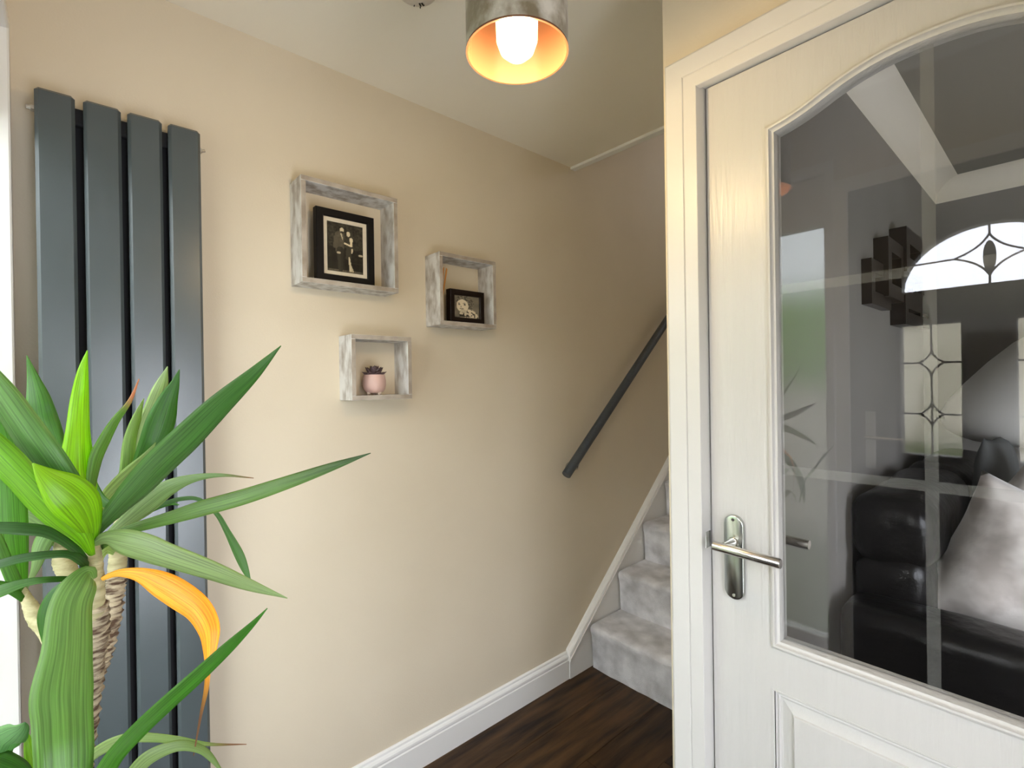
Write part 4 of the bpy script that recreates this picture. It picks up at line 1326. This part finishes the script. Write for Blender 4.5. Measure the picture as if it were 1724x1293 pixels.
obj('arm', puff(1.125, 2.02, 1.61, 1.80, 0.05, 0.745, 0.05, 5, 0.003, 1), M_leather, so, smooth=True)
obj('arm', puff(1.125, 2.02, 3.24, 3.42, 0.05, 0.735, 0.06, 5, 0.003, 2), M_leather, so, smooth=True)
for i, (a, b) in enumerate(((1.80, 2.50), (2.52, 3.25))):
    obj('back_cushion', puff(1.118, 1.31, a - 0.02, b, 0.36, 0.86, 0.07, 5, 0.008, i), M_leather, so, smooth=True)
    obj('head_cushion', puff(1.118, 1.33, a - 0.02, b - 0.005, 0.80, 1.04, 0.085, 6, 0.010, i + 4), M_leather, so, smooth=True)
    obj('seat_cushion', puff(1.30, 2.0, a + 0.04, b - 0.01, 0.38, 0.56, 0.05, 5, 0.006, i + 7), M_leather, so, smooth=True)
for x in (1.2, 1.9):
    for y in (1.8, 3.3):
        obj('foot', B(x - 0.03, x + 0.03, y - 0.03, y + 0.03, 0, 0.07), M_black, so)

def cushion(name, label, c, w, h, th, rx, m, seed=0, zrot=0.0, group=None, crease=0.004, yrot=0.0):
    bm = bmesh.new()
    N_ = 26
    rr = random.Random(seed)
    a1, a2, a3 = rr.uniform(0, 6), rr.uniform(0, 6), rr.uniform(0, 6)
    mt = Matrix.Rotation(zrot, 3, 'Z') @ Matrix.Rotation(rx, 3, 'X') @ Matrix.Rotation(yrot, 3, 'Y')
    c = Vector(c)
    grid = {}
    for sgn in (1, -1):
        for i in range(N_ + 1):
            for j in range(N_ + 1):
                u, v = 2 * i / N_ - 1, 2 * j / N_ - 1
                edge = i in (0, N_) or j in (0, N_)
                if edge and sgn == -1:
                    continue
                e = max(0, (1 - u * u) * (1 - v * v)) ** 0.42
                k = 1 - 0.09 * (1 - u * u) * v * v - 0.0
                k2 = 1 - 0.09 * (1 - v * v) * u * u
                p = Vector((u * w / 2 * k2, sgn * e * th / 2, v * h / 2 * k))
                p.y += sgn * e * crease * (math.sin(u * 5 + v * 7 + a1) + math.sin(v * 9 - u * 4 + a2) + math.sin(u * 11 + a3))
                grid[(sgn, i, j)] = bm.verts.new(c + mt @ p)
    for sgn in (1, -1):
        for i in range(N_):
            for j in range(N_):
                q = [grid.get((sgn, a, b)) or grid[(1, a, b)] for a, b in ((i, j), (i + 1, j), (i + 1, j + 1), (i, j + 1))]
                bm.faces.new(q if sgn < 0 else list(reversed(q)))
    o = obj(name, bm, m, smooth=True)
    return tag(o, label, 'cushion', group)
cushion('cushion', 'taupe crushed velvet cushion at the front of the black sofa', (1.515, 2.02, 0.80), 0.47, 0.47, 0.25, 0.0, M_velvet, 3, zrot=0.45, yrot=0.40, crease=0.008)
cushion('cushion', 'second taupe velvet cushion just behind the front one on the sofa', (1.575, 2.33, 0.87), 0.46, 0.46, 0.20, -0.05, M_velvet, 5, zrot=0.35, yrot=0.62, crease=0.007)
cushion('cushion', 'slate grey cushion peeping out behind the taupe velvet cushions', (1.385, 2.60, 0.93), 0.42, 0.46, 0.11, 0.0, M_greyc, 8, zrot=1.5, crease=0.002)

# pale dome on a pole, standing in for the reflection of a person
lp = thing('reflection_dome', 'large pale grey dome in place of a reflected person, behind the sofa cushions', 'lamp', (1.62, 3.05, 0))
prof = [(0.001, 1.60), (0.06, 1.595), (0.13, 1.575), (0.21, 1.52), (0.29, 1.44), (0.37, 1.345), (0.425, 1.27), (0.45, 1.215), (0.448, 1.17), (0.43, 1.135), (0.40, 1.115), (0.36, 1.10), (0.355, 1.108), (0.41, 1.14), (0.44, 1.19), (0.43, 1.25), (0.36, 1.34), (0.28, 1.43), (0.2, 1.51), (0.12, 1.565), (0.001, 1.59)]
obj('lamp_shade', LA((1.62, 3.05, 0), prof, 48), M_dome, lp, smooth=True)  # dome shaped after the reflected figure, no real lamp part
obj('pole', T([(1.62, 3.05, 0.02), (1.62, 3.05, 1.59)], 0.012, 12), M_steel, lp)
obj('base', LA((1.62, 3.05, 0), [(0, 0), (0.15, 0), (0.15, 0.015), (0.02, 0.03), (0, 0.03)], 32), M_steel, lp)

# wall art of interlocking rectangles
wa = thing('wall_art', 'black interlocking rectangle wall mirror art seen through the glass door', 'wall art', (1.1, 2.5, 1.6))
def ring(y0, y1, z0, z1, w, d):
    bm = bmesh.new()
    sweep(bm, rect(y0, y1, z0, z1), [(0, 1.1), (0, 1.1 + d), (w, 1.1 + d), (w, 1.1)], YZ, closed=True)
    obj('rectangle_frame', bm, M_artblack, wa)
    obj('mirror', B(1.1, 1.106, y0 + w, y1 - w, z0 + w, z1 - w), M_mirror, wa)
ring(2.03, 2.30, 1.63, 1.785, 0.045, 0.03)
ring(2.19, 2.44, 1.67, 1.885, 0.05, 0.045)
ring(2.43, 2.76, 1.79, 1.965, 0.06, 0.055)
ring(2.44, 2.70, 1.685, 1.80, 0.045, 0.035)
ring(2.68, 2.98, 1.70, 1.86, 0.05, 0.03)
ring(2.43, 2.76, 1.585, 1.70, 0.05, 0.05)
ring(2.74, 3.0, 1.60, 1.71, 0.045, 0.04)

# ================================================================== OUTSIDE (seen blurred through the glazing)
struct(obj('ground', B(-12, 14, -14, -0.3, -0.12, -0.02), M_lawn), 'lawn in front of the house')
struct(obj('path', B(0.75, 6, -11.5, -0.3, -0.02, -0.005), M_paving), 'pale paved path to the front door')
bm = bmesh.new()
rr = random.Random(4)
NX, NP = 70, 14
rows = []
for i in range(NX + 1):
    x = -8 + 8.2 * i / NX
    r = []
    for j in range(NP + 1):
        a = math.pi * j / NP
        h = 2.3 * min(1, math.sin(a) ** 0.35 if 0 < a < math.pi else 0)
        y = -3.9 + 0.5 * math.cos(a)
        r.append(bm.verts.new((x + rr.uniform(-.04, .04), y + rr.uniform(-.05, .05), max(-0.02, h + (rr.uniform(-.07, .07) if 0 < j < NP else -1)))))
    rows.append(r)
for a, b in zip(rows[:-1], rows[1:]):
    for j in range(NP):
        bm.faces.new((a[j], a[j + 1], b[j + 1], b[j]))
hd = obj('garden_hedge', bm, M_hedge, smooth=True)
tag(hd, 'green garden hedge blurred through the frosted side window', 'hedge')
tag(obj('garden_wall', B(-8, 0.2, -3.2, -3.0, -0.02, 1.3, 0.01, 1), M_render), 'pale rendered garden wall blurred below the hedge', 'wall')
ho = thing('neighbour_house', 'pale rendered house across the road beyond the front door', 'house', (4, -12.5, 0))
obj('wall', B(-5, 9, -13.5, -11.5, -0.02, 2.9), M_render, ho)
bm = bmesh.new()
for x in (-5.3, 9.3):
    for y, z in ((-11.2, 2.85), (-13.8, 2.85), (-12.5, 3.15)):
        bm.verts.new((x, y, z))
bmesh.ops.convex_hull(bm, input=bm.verts)
obj('roof', bm, M_roof, ho)
